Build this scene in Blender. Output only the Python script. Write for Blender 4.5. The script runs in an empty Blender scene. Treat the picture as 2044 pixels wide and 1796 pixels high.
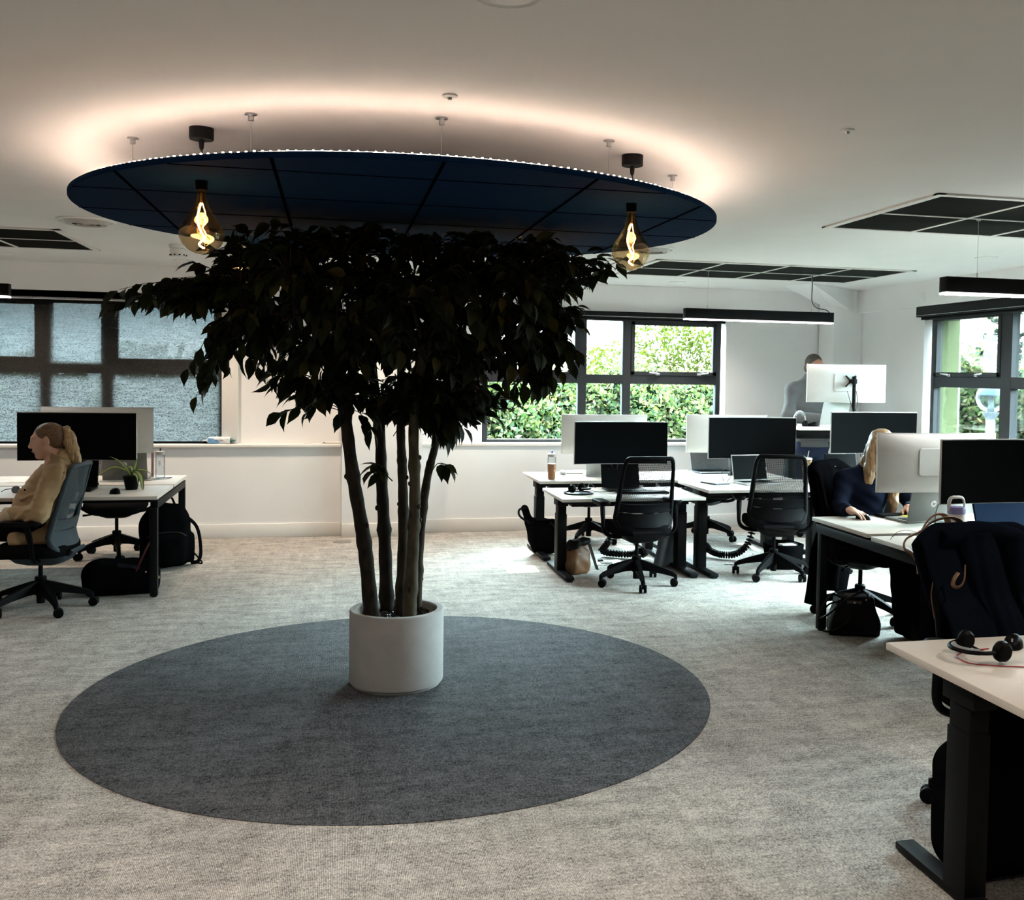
import bpy, bmesh, math, random
import numpy as np
from mathutils import Vector, Matrix, Euler, noise as mnoise

PI = math.pi
SC = bpy.context.scene
COL = SC.collection
rnd = random.Random(7)

# ------------------------------------------------------------------ camera
cam_d = bpy.data.cameras.new('camera')
cam = bpy.data.objects.new('camera', cam_d)
COL.objects.link(cam)
PITCH, ROLL, YAW = -0.039794, -0.015874, 0.237001
cy_, sy_ = math.cos(YAW), math.sin(YAW)
fw = Vector((sy_*math.cos(PITCH), cy_*math.cos(PITCH), math.sin(PITCH)))
rt = Vector((cy_, -sy_, 0.0))
dn = fw.cross(rt)
r2 = math.cos(ROLL)*rt + math.sin(ROLL)*dn
d2 = -math.sin(ROLL)*rt + math.cos(ROLL)*dn
M = Matrix.Identity(4)
for i in range(3):
    M[i][0], M[i][1], M[i][2] = r2[i], -d2[i], -fw[i]
M[2][3] = 1.6
cam.matrix_world = M
cam_d.sensor_fit = 'HORIZONTAL'
cam_d.sensor_width = 36.0
cam_d.lens = 2028.62/2044*36.0
cam_d.shift_x = -(1155.28-1022)/2044
cam_d.shift_y = -(898-827.18)/2044
cam_d.clip_start = 0.05
cam_d.clip_end = 300
SC.camera = cam

# ------------------------------------------------------------------ view and sampling behaviour
vs = SC.view_settings
vs.view_transform = 'Standard'
vs.look = 'None'
vs.gamma = 1.0
vs.use_curve_mapping = False
vs.exposure = 0.98
cyc = SC.cycles
cyc.use_denoising = True
cyc.max_bounces = 7
cyc.diffuse_bounces = 4
cyc.glossy_bounces = 3
cyc.transmission_bounces = 6
cyc.transparent_max_bounces = 14
cyc.caustics_reflective = False
cyc.caustics_refractive = False
cyc.sample_clamp_indirect = 6.0

# ------------------------------------------------------------------ sky and sun
SUN_EL, SUN_AZ = math.radians(41), math.radians(5)      # azimuth measured from +Y towards +X
sun_dir = Vector((math.sin(SUN_AZ)*math.cos(SUN_EL), math.cos(SUN_AZ)*math.cos(SUN_EL), math.sin(SUN_EL)))
wd = bpy.data.worlds.new('sky')
SC.world = wd
wd.use_nodes = True
nt = wd.node_tree
nt.nodes.clear()
def N(t, tree=None, **kw):
    n = (tree or nt).nodes.new(t)
    for k, v in kw.items():
        setattr(n, k, v)
    return n
def vmath(tree, op, a, b=None):
    n = N('ShaderNodeVectorMath', tree, operation=op)
    for i, x in enumerate((a, b)):
        if x is None: continue
        if isinstance(x, (tuple, list, Vector)): n.inputs[i].default_value = tuple(x)
        else: tree.links.new(x, n.inputs[i])
    return n
def fmath(tree, op, a, b=None, c=None, clamp=False):
    n = N('ShaderNodeMath', tree, operation=op)
    n.use_clamp = clamp
    for i, x in enumerate((a, b, c)):
        if x is None: continue
        if isinstance(x, (int, float)): n.inputs[i].default_value = x
        else: tree.links.new(x, n.inputs[i])
    return n.outputs[0]
def ramp(tree, fac, stops):
    n = N('ShaderNodeValToRGB', tree)
    e = n.color_ramp.elements
    while len(e) < len(stops): e.new(0.5)
    for el, (p, c) in zip(e, stops):
        el.position = p
        el.color = (*c, 1) if len(c) == 3 else c
    tree.links.new(fac, n.inputs[0])
    return n.outputs[0]
def mixc(tree, fac, a, b, mode='MIX'):
    n = N('ShaderNodeMix', tree, data_type='RGBA', blend_type=mode)
    for s, x in ((n.inputs[0], fac), (n.inputs[6], a), (n.inputs[7], b)):
        if isinstance(x, (int, float)): s.default_value = x
        elif isinstance(x, (tuple, list)): s.default_value = (*x, 1) if len(x) == 3 else x
        else: tree.links.new(x, s)
    return n.outputs[2]
SKY_GAIN = 1.0
tc = N('ShaderNodeTexCoord')
dirn = vmath(nt, 'NORMALIZE', tc.outputs['Generated']).outputs[0]
sep = N('ShaderNodeSeparateXYZ'); nt.links.new(dirn, sep.inputs[0])
elev = fmath(nt, 'MAXIMUM', sep.outputs[2], 0.0)
blue = ramp(nt, elev, [(0.0, (0.62, 0.90, 1.0)), (0.25, (0.45, 0.76, 0.95)), (1.0, (0.22, 0.45, 0.9))])
nz = N('ShaderNodeTexNoise'); nz.inputs['Scale'].default_value = 2.6; nz.inputs['Detail'].default_value = 7; nz.inputs['Roughness'].default_value = 0.55
mp = N('ShaderNodeMapping'); mp.inputs['Scale'].default_value = (1.0, 1.0, 3.2); mp.inputs['Location'].default_value = (0.3, 0.1, 0.2)
nt.links.new(dirn, mp.inputs[0]); nt.links.new(mp.outputs[0], nz.inputs['Vector'])
cl = ramp(nt, nz.outputs[0], [(0.36, (0, 0, 0)), (0.56, (1, 1, 1))])
skyc = mixc(nt, cl, blue, (0.93, 1.0, 1.0))
hi_f = fmath(nt, 'MULTIPLY', fmath(nt, 'SUBTRACT', elev, 0.09), 4.0, clamp=True)
skyc = mixc(nt, hi_f, skyc, (0.74, 0.93, 1.0))
# boosted towards the sun and above the visible sky band to light the interior
dts = vmath(nt, 'DOT_PRODUCT', dirn, sun_dir).outputs['Value']
glow = fmath(nt, 'POWER', fmath(nt, 'MAXIMUM', dts, 0.0), 5.0)
high = fmath(nt, 'MINIMUM', fmath(nt, 'MULTIPLY', fmath(nt, 'MAXIMUM', fmath(nt, 'SUBTRACT', elev, 0.09), 0.0), 240.0), 70.0)
base = fmath(nt, 'ADD', high, 0.66)
lum = fmath(nt, 'ADD', fmath(nt, 'MULTIPLY', glow, 24.0), base)
below = fmath(nt, 'GREATER_THAN', sep.outputs[2], -0.02)
lum = fmath(nt, 'MULTIPLY', lum, fmath(nt, 'ADD', fmath(nt, 'MULTIPLY', below, 0.85), 0.15))
bg = N('ShaderNodeBackground')
nt.links.new(skyc, bg.inputs[0]); nt.links.new(fmath(nt, 'MULTIPLY', lum, SKY_GAIN), bg.inputs[1])
wo = N('ShaderNodeOutputWorld'); nt.links.new(bg.outputs[0], wo.inputs[0])
wd.cycles.sampling_method = 'MANUAL'
wd.cycles.sample_map_resolution = 512

sun_l = bpy.data.lights.new('sun', 'SUN')
sun_l.energy = 6.0
sun_l.angle = math.radians(0.8)
sun_l.color = (1.0, 0.96, 0.88)
sun = bpy.data.objects.new('sun', sun_l)
COL.objects.link(sun)
sun.rotation_euler = (-sun_dir).to_track_quat('-Z', 'Y').to_euler()

# daylight portals in the window openings (they only steer sky sampling)
def portal(name, loc, rot, sx, sy):
    l = bpy.data.lights.new(name, 'AREA'); l.shape = 'RECTANGLE'; l.size = sx; l.size_y = sy
    l.cycles.is_portal = True
    o = bpy.data.objects.new(name, l); COL.objects.link(o); o.location = loc; o.rotation_euler = rot
portal('sky_portal_back', (2.72, 10.62, 1.54), (-PI/2, 0, 0), 2.66, 1.4)
portal('sky_portal_right', (5.92, 6.7, 1.54), (PI/2, 0, PI/2), 4.1, 1.4)
portal('sky_portal_blind', (-2.5, 10.62, 1.54), (-PI/2, 0, 0), 3.2, 1.4)

# ceiling downlights: warm-white spots behind round diffusers (fixtures are built with the ceiling)
DOWNLIGHTS = [(-2.68, 9.5), (3.335, 9.7), (4.82, 6.83), (0.41, 2.52), (-1.9, 2.6), (3.3, 2.3), (-3.6, 5.6), (0.5, 0.3),  # last four on this row are unseen, added as fill light
              (-1.28, 9.45), (0.12, 9.4), (1.6, 9.5)]
DL_POWER = 84.0
def downlight_lamp(x, y, z):
    l = bpy.data.lights.new('downlight_lamp', 'SPOT')
    l.energy = DL_POWER*((0.70 if x < 1 else 0.9) if y > 9 else 0.95)
    l.spot_size = math.radians(126); l.spot_blend = 1.0; l.shadow_soft_size = 0.06
    l.color = (1.0, 0.80, 0.62) if (y > 9 and x < 1) else (1.0, 0.87, 0.75)
    o = bpy.data.objects.new('downlight_lamp', l); COL.objects.link(o); o.location = (x, y, z)

# ------------------------------------------------------------------ materials
MATS = {}
def pm(name, col, rough=0.5, metal=0.0, spec=0.4, var=0.12, vscale=30.0, bump=0.0, bscale=200.0, emit=None, estr=0.0, alpha=None, stretch=None, sheen=0.0, coat=0.0):
    if name in MATS: return MATS[name]
    m = bpy.data.materials.new(name); m.use_nodes = True
    t = m.node_tree; b = t.nodes['Principled BSDF']
    tcn = N('ShaderNodeTexCoord', t)
    vec = tcn.outputs['Object']
    if stretch:
        mpn = N('ShaderNodeMapping', t); mpn.inputs['Scale'].default_value = stretch
        t.links.new(vec, mpn.inputs[0]); vec = mpn.outputs[0]
    nn = N('ShaderNodeTexNoise', t); nn.inputs['Scale'].default_value = vscale; nn.inputs['Detail'].default_value = 4
    t.links.new(vec, nn.inputs['Vector'])
    lo = tuple(c*(1-var) for c in col); hi = tuple(min(1, c*(1+var)) for c in col)
    cc = ramp(t, nn.outputs[0], [(0.3, lo), (0.7, hi)])
    t.links.new(cc, b.inputs['Base Color'])
    b.inputs['Roughness'].default_value = rough
    b.inputs['Metallic'].default_value = metal
    b.inputs['Specular IOR Level'].default_value = spec
    b.inputs['Sheen Weight'].default_value = sheen
    b.inputs['Coat Weight'].default_value = coat
    if bump > 0:
        n2 = N('ShaderNodeTexNoise', t); n2.inputs['Scale'].default_value = bscale; n2.inputs['Detail'].default_value = 3
        t.links.new(vec, n2.inputs['Vector'])
        bp = N('ShaderNodeBump', t); bp.inputs['Strength'].default_value = bump; bp.inputs['Distance'].default_value = 0.002
        t.links.new(n2.outputs[0], bp.inputs['Height']); t.links.new(bp.outputs[0], b.inputs['Normal'])
    if emit:
        b.inputs['Emission Color'].default_value = (*emit, 1); b.inputs['Emission Strength'].default_value = estr
    if alpha is not None: b.inputs['Alpha'].default_value = alpha
    MATS[name] = m
    return m

def thin_glass(name, tint=(1, 1, 1), refl=0.06, rough=0.0):
    m = bpy.data.materials.new(name); m.use_nodes = True; t = m.node_tree; t.nodes.clear()
    tr = N('ShaderNodeBsdfTransparent', t); tr.inputs[0].default_value = (*tint, 1)
    gl = N('ShaderNodeBsdfGlossy', t); gl.inputs['Roughness'].default_value = rough
    lw = N('ShaderNodeLayerWeight', t); lw.inputs[0].default_value = 0.25
    nn = N('ShaderNodeTexNoise', t); nn.inputs['Scale'].default_value = 3.0
    f = fmath(t, 'ADD', fmath(t, 'MULTIPLY', lw.outputs['Fresnel'], 0.7), fmath(t, 'MULTIPLY', nn.outputs[0], refl*0.4))
    mx = N('ShaderNodeMixShader', t); t.links.new(f, mx.inputs[0]); t.links.new(tr.outputs[0], mx.inputs[1]); t.links.new(gl.outputs[0], mx.inputs[2])
    o = N('ShaderNodeOutputMaterial', t); t.links.new(mx.outputs[0], o.inputs[0])
    return m

def leaf_mat(name, cols, trans=0.45, rough=0.5, spec=0.3):
    m = bpy.data.materials.new(name); m.use_nodes = True; t = m.node_tree
    b = t.nodes['Principled BSDF']; out = t.nodes['Material Output']
    g = N('ShaderNodeNewGeometry', t)
    k = len(cols)
    c = ramp(t, g.outputs['Random Per Island'], [((i+0.5)/k, cc) for i, cc in enumerate(cols)])
    t.links.new(c, b.inputs['Base Color']); b.inputs['Roughness'].default_value = rough; b.inputs['Specular IOR Level'].default_value = spec
    if trans > 0:
        tl = N('ShaderNodeBsdfTranslucent', t)
        cb = mixc(t, 1.0, c, (1.5, 1.6, 0.7), 'MULTIPLY'); t.links.new(cb, tl.inputs[0])
        mx = N('ShaderNodeMixShader', t); mx.inputs[0].default_value = trans
        t.links.new(b.outputs[0], mx.inputs[1]); t.links.new(tl.outputs[0], mx.inputs[2]); t.links.new(mx.outputs[0], out.inputs[0])
    return m

def mesh_mat(name, col, pitch, openness):
    """woven chair mesh: threads with real holes between them, in object space"""
    m = bpy.data.materials.new(name); m.use_nodes = True; t = m.node_tree
    b = t.nodes['Principled BSDF']; out = t.nodes['Material Output']
    b.inputs['Base Color'].default_value = (*col, 1); b.inputs['Roughness'].default_value = 0.6; b.inputs['Specular IOR Level'].default_value = 0.03
    tcn = N('ShaderNodeTexCoord', t); sp = N('ShaderNodeSeparateXYZ', t); t.links.new(tcn.outputs['Object'], sp.inputs[0])
    sx = fmath(t, 'ABSOLUTE', fmath(t, 'SINE', fmath(t, 'MULTIPLY', sp.outputs[0], PI/pitch)))
    sz = fmath(t, 'ABSOLUTE', fmath(t, 'SINE', fmath(t, 'MULTIPLY', sp.outputs[2], PI/pitch)))
    hole = fmath(t, 'MULTIPLY', fmath(t, 'GREATER_THAN', sx, openness), fmath(t, 'GREATER_THAN', sz, openness))
    tr = N('ShaderNodeBsdfTransparent', t)
    mx = N('ShaderNodeMixShader', t); t.links.new(hole, mx.inputs[0]); t.links.new(b.outputs[0], mx.inputs[1]); t.links.new(tr.outputs[0], mx.inputs[2])
    t.links.new(mx.outputs[0], out.inputs[0])
    return m

# ------------------------------------------------------------------ mesh builder
def rotz(a): return Matrix.Rotation(a, 4, 'Z')
class MB:
    def __init__(s): s.v = []; s.f = []; s.m = []
    def add(s, vs, fs, mi=0, T=None):
        o = len(s.v)
        if T is not None: vs = [T @ Vector(v) for v in vs]
        s.v.extend([tuple(v) for v in vs]); s.f.extend([tuple(i+o for i in f) for f in fs]); s.m.extend([mi]*len(fs))
        return s
    def box(s, c, d, r=0.0, seg=2, T=None, mi=0):
        bm = bmesh.new(); bmesh.ops.create_cube(bm, size=1.0)
        for v in bm.verts: v.co = Vector((v.co.x*d[0], v.co.y*d[1], v.co.z*d[2]))
        if r > 0:
            bmesh.ops.bevel(bm, geom=list(bm.edges), offset=min(r, min(d)*0.49), offset_type='OFFSET', segments=seg, profile=0.5, affect='EDGES', clamp_overlap=True)
        bm.verts.index_update()
        vs = [v.co + Vector(c) for v in bm.verts] if T is None else [T @ (v.co + Vector(c)) for v in bm.verts]
        s.add(vs, [[v.index for v in f.verts] for f in bm.faces], mi); bm.free()
        return s
    def bar(s, p, q, w, h, up=(0, 0, 1), r=0.0, mi=0, w2=None, h2=None):
        p, q = Vector(p), Vector(q); z = (q-p).normalized(); u = Vector(up)
        x = z.cross(u)
        if x.length < 1e-5: x = z.cross(Vector((0, 1, 0)))
        x.normalize(); y = x.cross(z).normalized()
        if r > 0 and w2 is None:
            T = Matrix(((x.x, y.x, z.x, 0), (x.y, y.y, z.y, 0), (x.z, y.z, z.z, 0), (0, 0, 0, 1)))
            T.translation = (p+q)/2
            return s.box((0, 0, 0), (w, h, (q-p).length), r, 2, T, mi)
        w2 = w if w2 is None else w2; h2 = h if h2 is None else h2
        vs = [p+x*a*w/2+y*b*h/2 for a, b in ((-1, -1), (1, -1), (1, 1), (-1, 1))] + [q+x*a*w2/2+y*b*h2/2 for a, b in ((-1, -1), (1, -1), (1, 1), (-1, 1))]
        return s.add(vs, [(3, 2, 1, 0), (4, 5, 6, 7), (0, 1, 5, 4), (1, 2, 6, 5), (2, 3, 7, 6), (3, 0, 4, 7)], mi)
    def tube(s, pts, r, seg=8, closed=False, mi=0, flat=1.0):
        pts = [Vector(p) for p in pts]; n = len(pts)
        rs = [r]*n if isinstance(r, (int, float)) else r
        tg = []
        for i in range(n):
            a = pts[i-1] if (i > 0 or closed) else pts[i]
            b = pts[(i+1) % n] if (i < n-1 or closed) else pts[i]
            tg.append((b-a).normalized())
        t0 = tg[0]; nv = t0.orthogonal().normalized(); vs = []
        for i in range(n):
            if i > 0:
                ax = tg[i-1].cross(tg[i])
                if ax.length > 1e-7:
                    nv = Matrix.Rotation(tg[i-1].angle(tg[i]), 3, ax.normalized()) @ nv
            nv = (nv - tg[i]*nv.dot(tg[i])).normalized(); bn = tg[i].cross(nv)
            for k in range(seg):
                a = 2*PI*k/seg
                vs.append(pts[i] + nv*math.cos(a)*rs[i] + bn*math.sin(a)*rs[i]*flat)
        fs = []
        for i in range(n if closed else n-1):
            j = (i+1) % n
            for k in range(seg):
                k2 = (k+1) % seg
                fs.append((i*seg+k, i*seg+k2, j*seg+k2, j*seg+k))
        if not closed:
            fs.append(tuple(reversed(range(seg)))); fs.append(tuple(range((n-1)*seg, n*seg)))
        return s.add(vs, fs, mi)
    def lathe(s, prof, seg=28, T=None, mi=0):
        vs = []; fs = []; n = len(prof)
        for (r, z) in prof:
            for k in range(seg):
                a = 2*PI*k/seg; vs.append(Vector((r*math.cos(a), r*math.sin(a), z)))
        for i in range(n-1):
            for k in range(seg):
                k2 = (k+1) % seg
                fs.append((i*seg+k, i*seg+k2, (i+1)*seg+k2, (i+1)*seg+k))
        if prof[0][0] > 1e-6: fs.append(tuple(reversed(range(seg))))
        if prof[-1][0] > 1e-6: fs.append(tuple(range((n-1)*seg, n*seg)))
        return s.add(vs, fs, mi, T)
    def cyl(s, p, q, r, seg=16, mi=0, r2=None):
        p, q = Vector(p), Vector(q); L = (q-p).length
        T = Matrix.Translation(p) @ (q-p).to_track_quat('Z', 'Y').to_matrix().to_4x4()
        return s.lathe([(r, 0), (r if r2 is None else r2, L)], seg, T, mi)
    def prism(s, outline, z0, z1, T=None, mi=0):
        n = len(outline)
        vs = [(x, y, z0) for x, y in outline]+[(x, y, z1) for x, y in outline]
        fs = [tuple(reversed(range(n))), tuple(range(n, 2*n))]+[(i, (i+1) % n, n+(i+1) % n, n+i) for i in range(n)]
        return s.add(vs, fs, mi, T)
    def loft(s, rings, caps=True, T=None, mi=0):
        n = len(rings[0]); vs = [p for r in rings for p in r]; fs = []
        for i in range(len(rings)-1):
            for k in range(n):
                k2 = (k+1) % n; fs.append((i*n+k, i*n+k2, (i+1)*n+k2, (i+1)*n+k))
        if caps: fs.append(tuple(reversed(range(n)))); fs.append(tuple(range((len(rings)-1)*n, len(rings)*n)))
        return s.add(vs, fs, mi, T)
    def shell(s, fn, nu, nv, th, T=None, mi=0):
        """closed sheet of thickness th over fn(u,v), u and v in 0..1"""
        P = [[Vector(fn(i/nu, j/nv)) for j in range(nv+1)] for i in range(nu+1)]
        def nrm(i, j):
            a = P[min(i+1, nu)][j]-P[max(i-1, 0)][j]; b = P[i][min(j+1, nv)]-P[i][max(j-1, 0)]
            c = a.cross(b); return c.normalized() if c.length > 1e-9 else Vector((0, 0, 1))
        A = []; B = []
        for i in range(nu+1):
            for j in range(nv+1):
                n = nrm(i, j); A.append(P[i][j]+n*th/2); B.append(P[i][j]-n*th/2)
        K = len(A); idx = lambda i, j: i*(nv+1)+j
        fs = []
        for i in range(nu):
            for j in range(nv):
                q = (idx(i, j), idx(i+1, j), idx(i+1, j+1), idx(i, j+1))
                fs.append(q); fs.append(tuple(K+x for x in reversed(q)))
        edge = [(idx(i, 0), idx(i+1, 0)) for i in range(nu)]+[(idx(nu, j), idx(nu, j+1)) for j in range(nv)] + \
               [(idx(i+1, nv), idx(i, nv)) for i in reversed(range(nu))]+[(idx(0, j+1), idx(0, j)) for j in reversed(range(nv))]
        for a, b in edge: fs.append((b, a, K+a, K+b))
        return s.add(A+B, fs, mi, T)
    def grid(s, fn, nu, nv, T=None, mi=0):
        vs = [fn(i/nu, j/nv) for i in range(nu+1) for j in range(nv+1)]
        fs = [(i*(nv+1)+j, (i+1)*(nv+1)+j, (i+1)*(nv+1)+j+1, i*(nv+1)+j+1) for i in range(nu) for j in range(nv)]
        return s.add(vs, fs, mi, T)
    def sphere(s, c, r, seg=16, T=None, mi=0, sc=(1, 1, 1)):
        n = seg//2
        prof = [(max(1e-7, r*math.sin(PI*i/n)), -r*math.cos(PI*i/n)) for i in range(n+1)]
        TT = Matrix.Translation(c) @ Matrix.Diagonal((*sc, 1))
        return s.lathe(prof, seg, TT if T is None else T @ TT, mi)
    def build(s, name, mats, parent=None, smooth=32):
        me = bpy.data.meshes.new(name)
        me.from_pydata(s.v, [], s.f)
        for m in (mats if isinstance(mats, (list, tuple)) else [mats]): me.materials.append(m)
        if any(s.m): me.polygons.foreach_set('material_index', s.m)
        me.update()
        bm = bmesh.new(); bm.from_mesh(me)
        bmesh.ops.remove_doubles(bm, verts=bm.verts, dist=1e-6)
        bmesh.ops.recalc_face_normals(bm, faces=bm.faces)
        bm.to_mesh(me); bm.free()
        if smooth:
            me.polygons.foreach_set('use_smooth', [True]*len(me.polygons))
            me.set_sharp_from_angle(angle=math.radians(smooth))
        o = bpy.data.objects.new(name, me); COL.objects.link(o)
        if parent: o.parent = parent
        return o

def rrect(w, h, r, n=5):
    pts = []
    for cx, cy, a0 in ((w/2-r, h/2-r, 0), (-w/2+r, h/2-r, PI/2), (-w/2+r, -h/2+r, PI), (w/2-r, -h/2+r, 3*PI/2)):
        for k in range(n+1):
            a = a0+PI/2*k/n; pts.append((cx+r*math.cos(a), cy+r*math.sin(a)))
    return pts

# ------------------------------------------------------------------ scene bookkeeping
def tag(o, label, cat, group=None):
    o['label'] = label; o['category'] = cat
    if group: o['group'] = group
    return o
def thing(name, label, cat, loc=(0, 0, 0), rz=0.0, group=None):
    o = bpy.data.objects.new(name, None); COL.objects.link(o)
    o.location = loc; o.rotation_euler = (0, 0, rz); o.empty_display_size = 0.1
    return tag(o, label, cat, group)
def struct(o, label=None, cat=None):
    o['kind'] = 'structure'
    if label: o['label'] = label
    if cat: o['category'] = cat
    return o
def stuff(o): o['kind'] = 'stuff'; return o
KIDS = {}
def dup(root, loc, rz, label, group=None, cat=None):
    r = root.copy(); COL.objects.link(r); r.location = loc; r.rotation_euler = (0, 0, rz); r['label'] = label
    if group: r['group'] = group
    def rec(src, dst):
        for ch in list(src.children):
            c = ch.copy(); COL.objects.link(c); c.parent = dst; rec(ch, c)
    rec(root, r)
    return r
def bez(pts, n=24):
    """Catmull-Rom through pts"""
    P = [Vector(p) for p in pts]; P = [P[0]*2-P[1]]+P+[P[-1]*2-P[-2]]; out = []
    m = len(P)-3
    for k in range(n+1):
        t = k/n*m; i = min(int(t), m-1); t -= i
        a, b, c, d = P[i:i+4]
        out.append(0.5*((2*b)+(c-a)*t+(2*a-5*b+4*c-d)*t*t+(3*b-a-3*c+d)*t**3))
    return out

# ------------------------------------------------------------------ smooth solids (distance fields turned into one closed surface)
class Field:
    def __init__(s, lo, hi, h):
        s.lo = np.array(lo, float); s.h = h
        s.n = np.ceil((np.array(hi)-s.lo)/h).astype(int)+1
        s.D = np.full(s.n, 0.25, np.float32)
    def _sub(s, lo, hi):
        a = np.clip(np.floor((np.array(lo)-s.lo)/s.h).astype(int), 0, s.n)
        b = np.clip(np.ceil((np.array(hi)-s.lo)/s.h).astype(int)+1, 0, s.n)
        if np.any(b <= a): return None
        g = [np.arange(a[i], b[i], dtype=np.float32)*s.h+s.lo[i] for i in range(3)]
        X, Y, Z = np.meshgrid(*g, indexing='ij')
        return (slice(a[0], b[0]), slice(a[1], b[1]), slice(a[2], b[2])), X, Y, Z
    def _mix(s, sl, d, k, op):
        c = s.D[sl]
        if op == 'u':
            if k > 0:
                w = np.maximum(k-np.abs(c-d), 0)/k; s.D[sl] = np.minimum(c, d)-w*w*k*0.25
            else: s.D[sl] = np.minimum(c, d)
        else:
            d = -d
            if k > 0:
                w = np.maximum(k-np.abs(c-d), 0)/k; s.D[sl] = np.maximum(c, d)+w*w*k*0.25
            else: s.D[sl] = np.maximum(c, d)
    def cone(s, a, b, r1, r2=None, k=0.02, op='u'):
        a = np.array(a, float); b = np.array(b, float); r2 = r1 if r2 is None else r2
        R = max(r1, r2); m = R+k+4*s.h+0.02
        q = s._sub(np.minimum(a, b)-m, np.maximum(a, b)+m)
        if q is None: return s
        sl, X, Y, Z = q
        ba = b-a; L = float(ba@ba)+1e-12
        px, py, pz = X-a[0], Y-a[1], Z-a[2]
        t = np.clip((px*ba[0]+py*ba[1]+pz*ba[2])/L, 0, 1)
        d = np.sqrt((px-ba[0]*t)**2+(py-ba[1]*t)**2+(pz-ba[2]*t)**2)-(r1+(r2-r1)*t)
        s._mix(sl, d, k, op); return s
    def chain(s, pts, rs, k=0.015):
        for i in range(len(pts)-1):
            s.cone(pts[i], pts[i+1], rs[i] if not isinstance(rs, float) else rs, rs[i+1] if not isinstance(rs, float) else rs, k)
        return s
    def ell(s, c, r, k=0.02, op='u', R=None):
        c = np.array(c, float); r = np.array(r, float); m = r.max()+k+4*s.h+0.02
        q = s._sub(c-m, c+m)
        if q is None: return s
        sl, X, Y, Z = q
        x, y, z = X-c[0], Y-c[1], Z-c[2]
        if R is not None:
            A = np.array(R); x, y, z = A[0, 0]*x+A[1, 0]*y+A[2, 0]*z, A[0, 1]*x+A[1, 1]*y+A[2, 1]*z, A[0, 2]*x+A[1, 2]*y+A[2, 2]*z
        k0 = np.sqrt((x/r[0])**2+(y/r[1])**2+(z/r[2])**2); k1 = np.sqrt((x/r[0]**2)**2+(y/r[1]**2)**2+(z/r[2]**2)**2)+1e-9
        s._mix(sl, k0*(k0-1)/k1, k, op); return s
    def rbox(s, c, half, r, k=0.0, op='u', R=None):
        c = np.array(c, float); hf = np.array(half, float)-r; m = float(np.linalg.norm(half))+k+4*s.h+0.02
        q = s._sub(c-m, c+m)
        if q is None: return s
        sl, X, Y, Z = q
        x, y, z = X-c[0], Y-c[1], Z-c[2]
        if R is not None:
            A = np.array(R); x, y, z = A[0, 0]*x+A[1, 0]*y+A[2, 0]*z, A[0, 1]*x+A[1, 1]*y+A[2, 1]*z, A[0, 2]*x+A[1, 2]*y+A[2, 2]*z
        qx, qy, qz = np.abs(x)-hf[0], np.abs(y)-hf[1], np.abs(z)-hf[2]
        d = np.sqrt(np.maximum(qx, 0)**2+np.maximum(qy, 0)**2+np.maximum(qz, 0)**2)+np.minimum(np.maximum(qx, np.maximum(qy, qz)), 0)-r
        s._mix(sl, d, k, op); return s
    def cut(s, p, n, k=0.0):
        """remove everything on the side n points to"""
        n = np.array(n, float); n /= np.linalg.norm(n); p = np.array(p, float)
        sl, X, Y, Z = s._sub(s.lo, s.lo+s.n*s.h)
        d = (X-p[0])*n[0]+(Y-p[1])*n[1]+(Z-p[2])*n[2]
        s._mix(sl, -d, k, 'd'); return s
    def ripple(s, amp, freq, seed=0, axis=(1, 1, 1)):
        sl, X, Y, Z = s._sub(s.lo, s.lo+s.n*s.h)
        rg = np.random.RandomState(seed); w = np.zeros_like(X)
        for i in range(5):
            k = rg.normal(size=3)*freq*np.array(axis); w += np.sin(X*k[0]+Y*k[1]+Z*k[2]+rg.uniform(0, 6.28))
        s.D += (amp*w/2.5).astype(np.float32); return s
    def mesh(s, name, mats, parent=None, pick=None, smooth=180, relax=2):
        D = s.D; I = D < 0; n = D.shape
        cnt = np.zeros((n[0]-1, n[1]-1, n[2]-1), np.int8)
        for dx in (0, 1):
            for dy in (0, 1):
                for dz in (0, 1): cnt += I[dx:n[0]-1+dx, dy:n[1]-1+dy, dz:n[2]-1+dz]
        act = (cnt > 0) & (cnt < 8); ids = np.argwhere(act)
        vid = np.full(act.shape, -1, np.int64); vid[act] = np.arange(len(ids))
        acc = np.zeros((len(ids), 3)); cn = np.zeros(len(ids))
        i, j, k = ids.T
        for ax in range(3):
            o = [b for b in range(3) if b != ax]
            for u in (0, 1):
                for v in (0, 1):
                    off0 = [0, 0, 0]; off0[o[0]] = u; off0[o[1]] = v; off1 = list(off0); off1[ax] = 1
                    a = D[i+off0[0], j+off0[1], k+off0[2]]; b = D[i+off1[0], j+off1[1], k+off1[2]]
                    cr = (a < 0) != (b < 0); t = np.where(cr, a/np.where(cr, a-b, 1), 0)
                    p = np.zeros((len(ids), 3)); p[:, o[0]] = u; p[:, o[1]] = v; p[:, ax] = t
                    acc[cr] += p[cr]; cn[cr] += 1
        V = (ids+acc/np.maximum(cn, 1)[:, None])*s.h+s.lo
        F = []
        for ax in range(3):
            o = [b for b in range(3) if b != ax]
            sa = [slice(1, n[b]-1) for b in range(3)]; sb = list(sa)
            sa[ax] = slice(0, n[ax]-1); sb[ax] = slice(1, n[ax])
            A = I[tuple(sa)]; B = I[tuple(sb)]; cr = np.argwhere(A != B)
            if not len(cr): continue
            base = cr.copy()
            for b in range(3):
                if b != ax: base[:, b] += 1
            fl = A[tuple(cr.T)]
            q = []
            for (u, v) in ((0, 0), (1, 0), (1, 1), (0, 1)):
                c = base.copy(); c[:, o[0]] -= u; c[:, o[1]] -= v; q.append(vid[tuple(c.T)])
            q = np.stack(q, 1); par = fl if ax != 1 else ~fl
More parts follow.
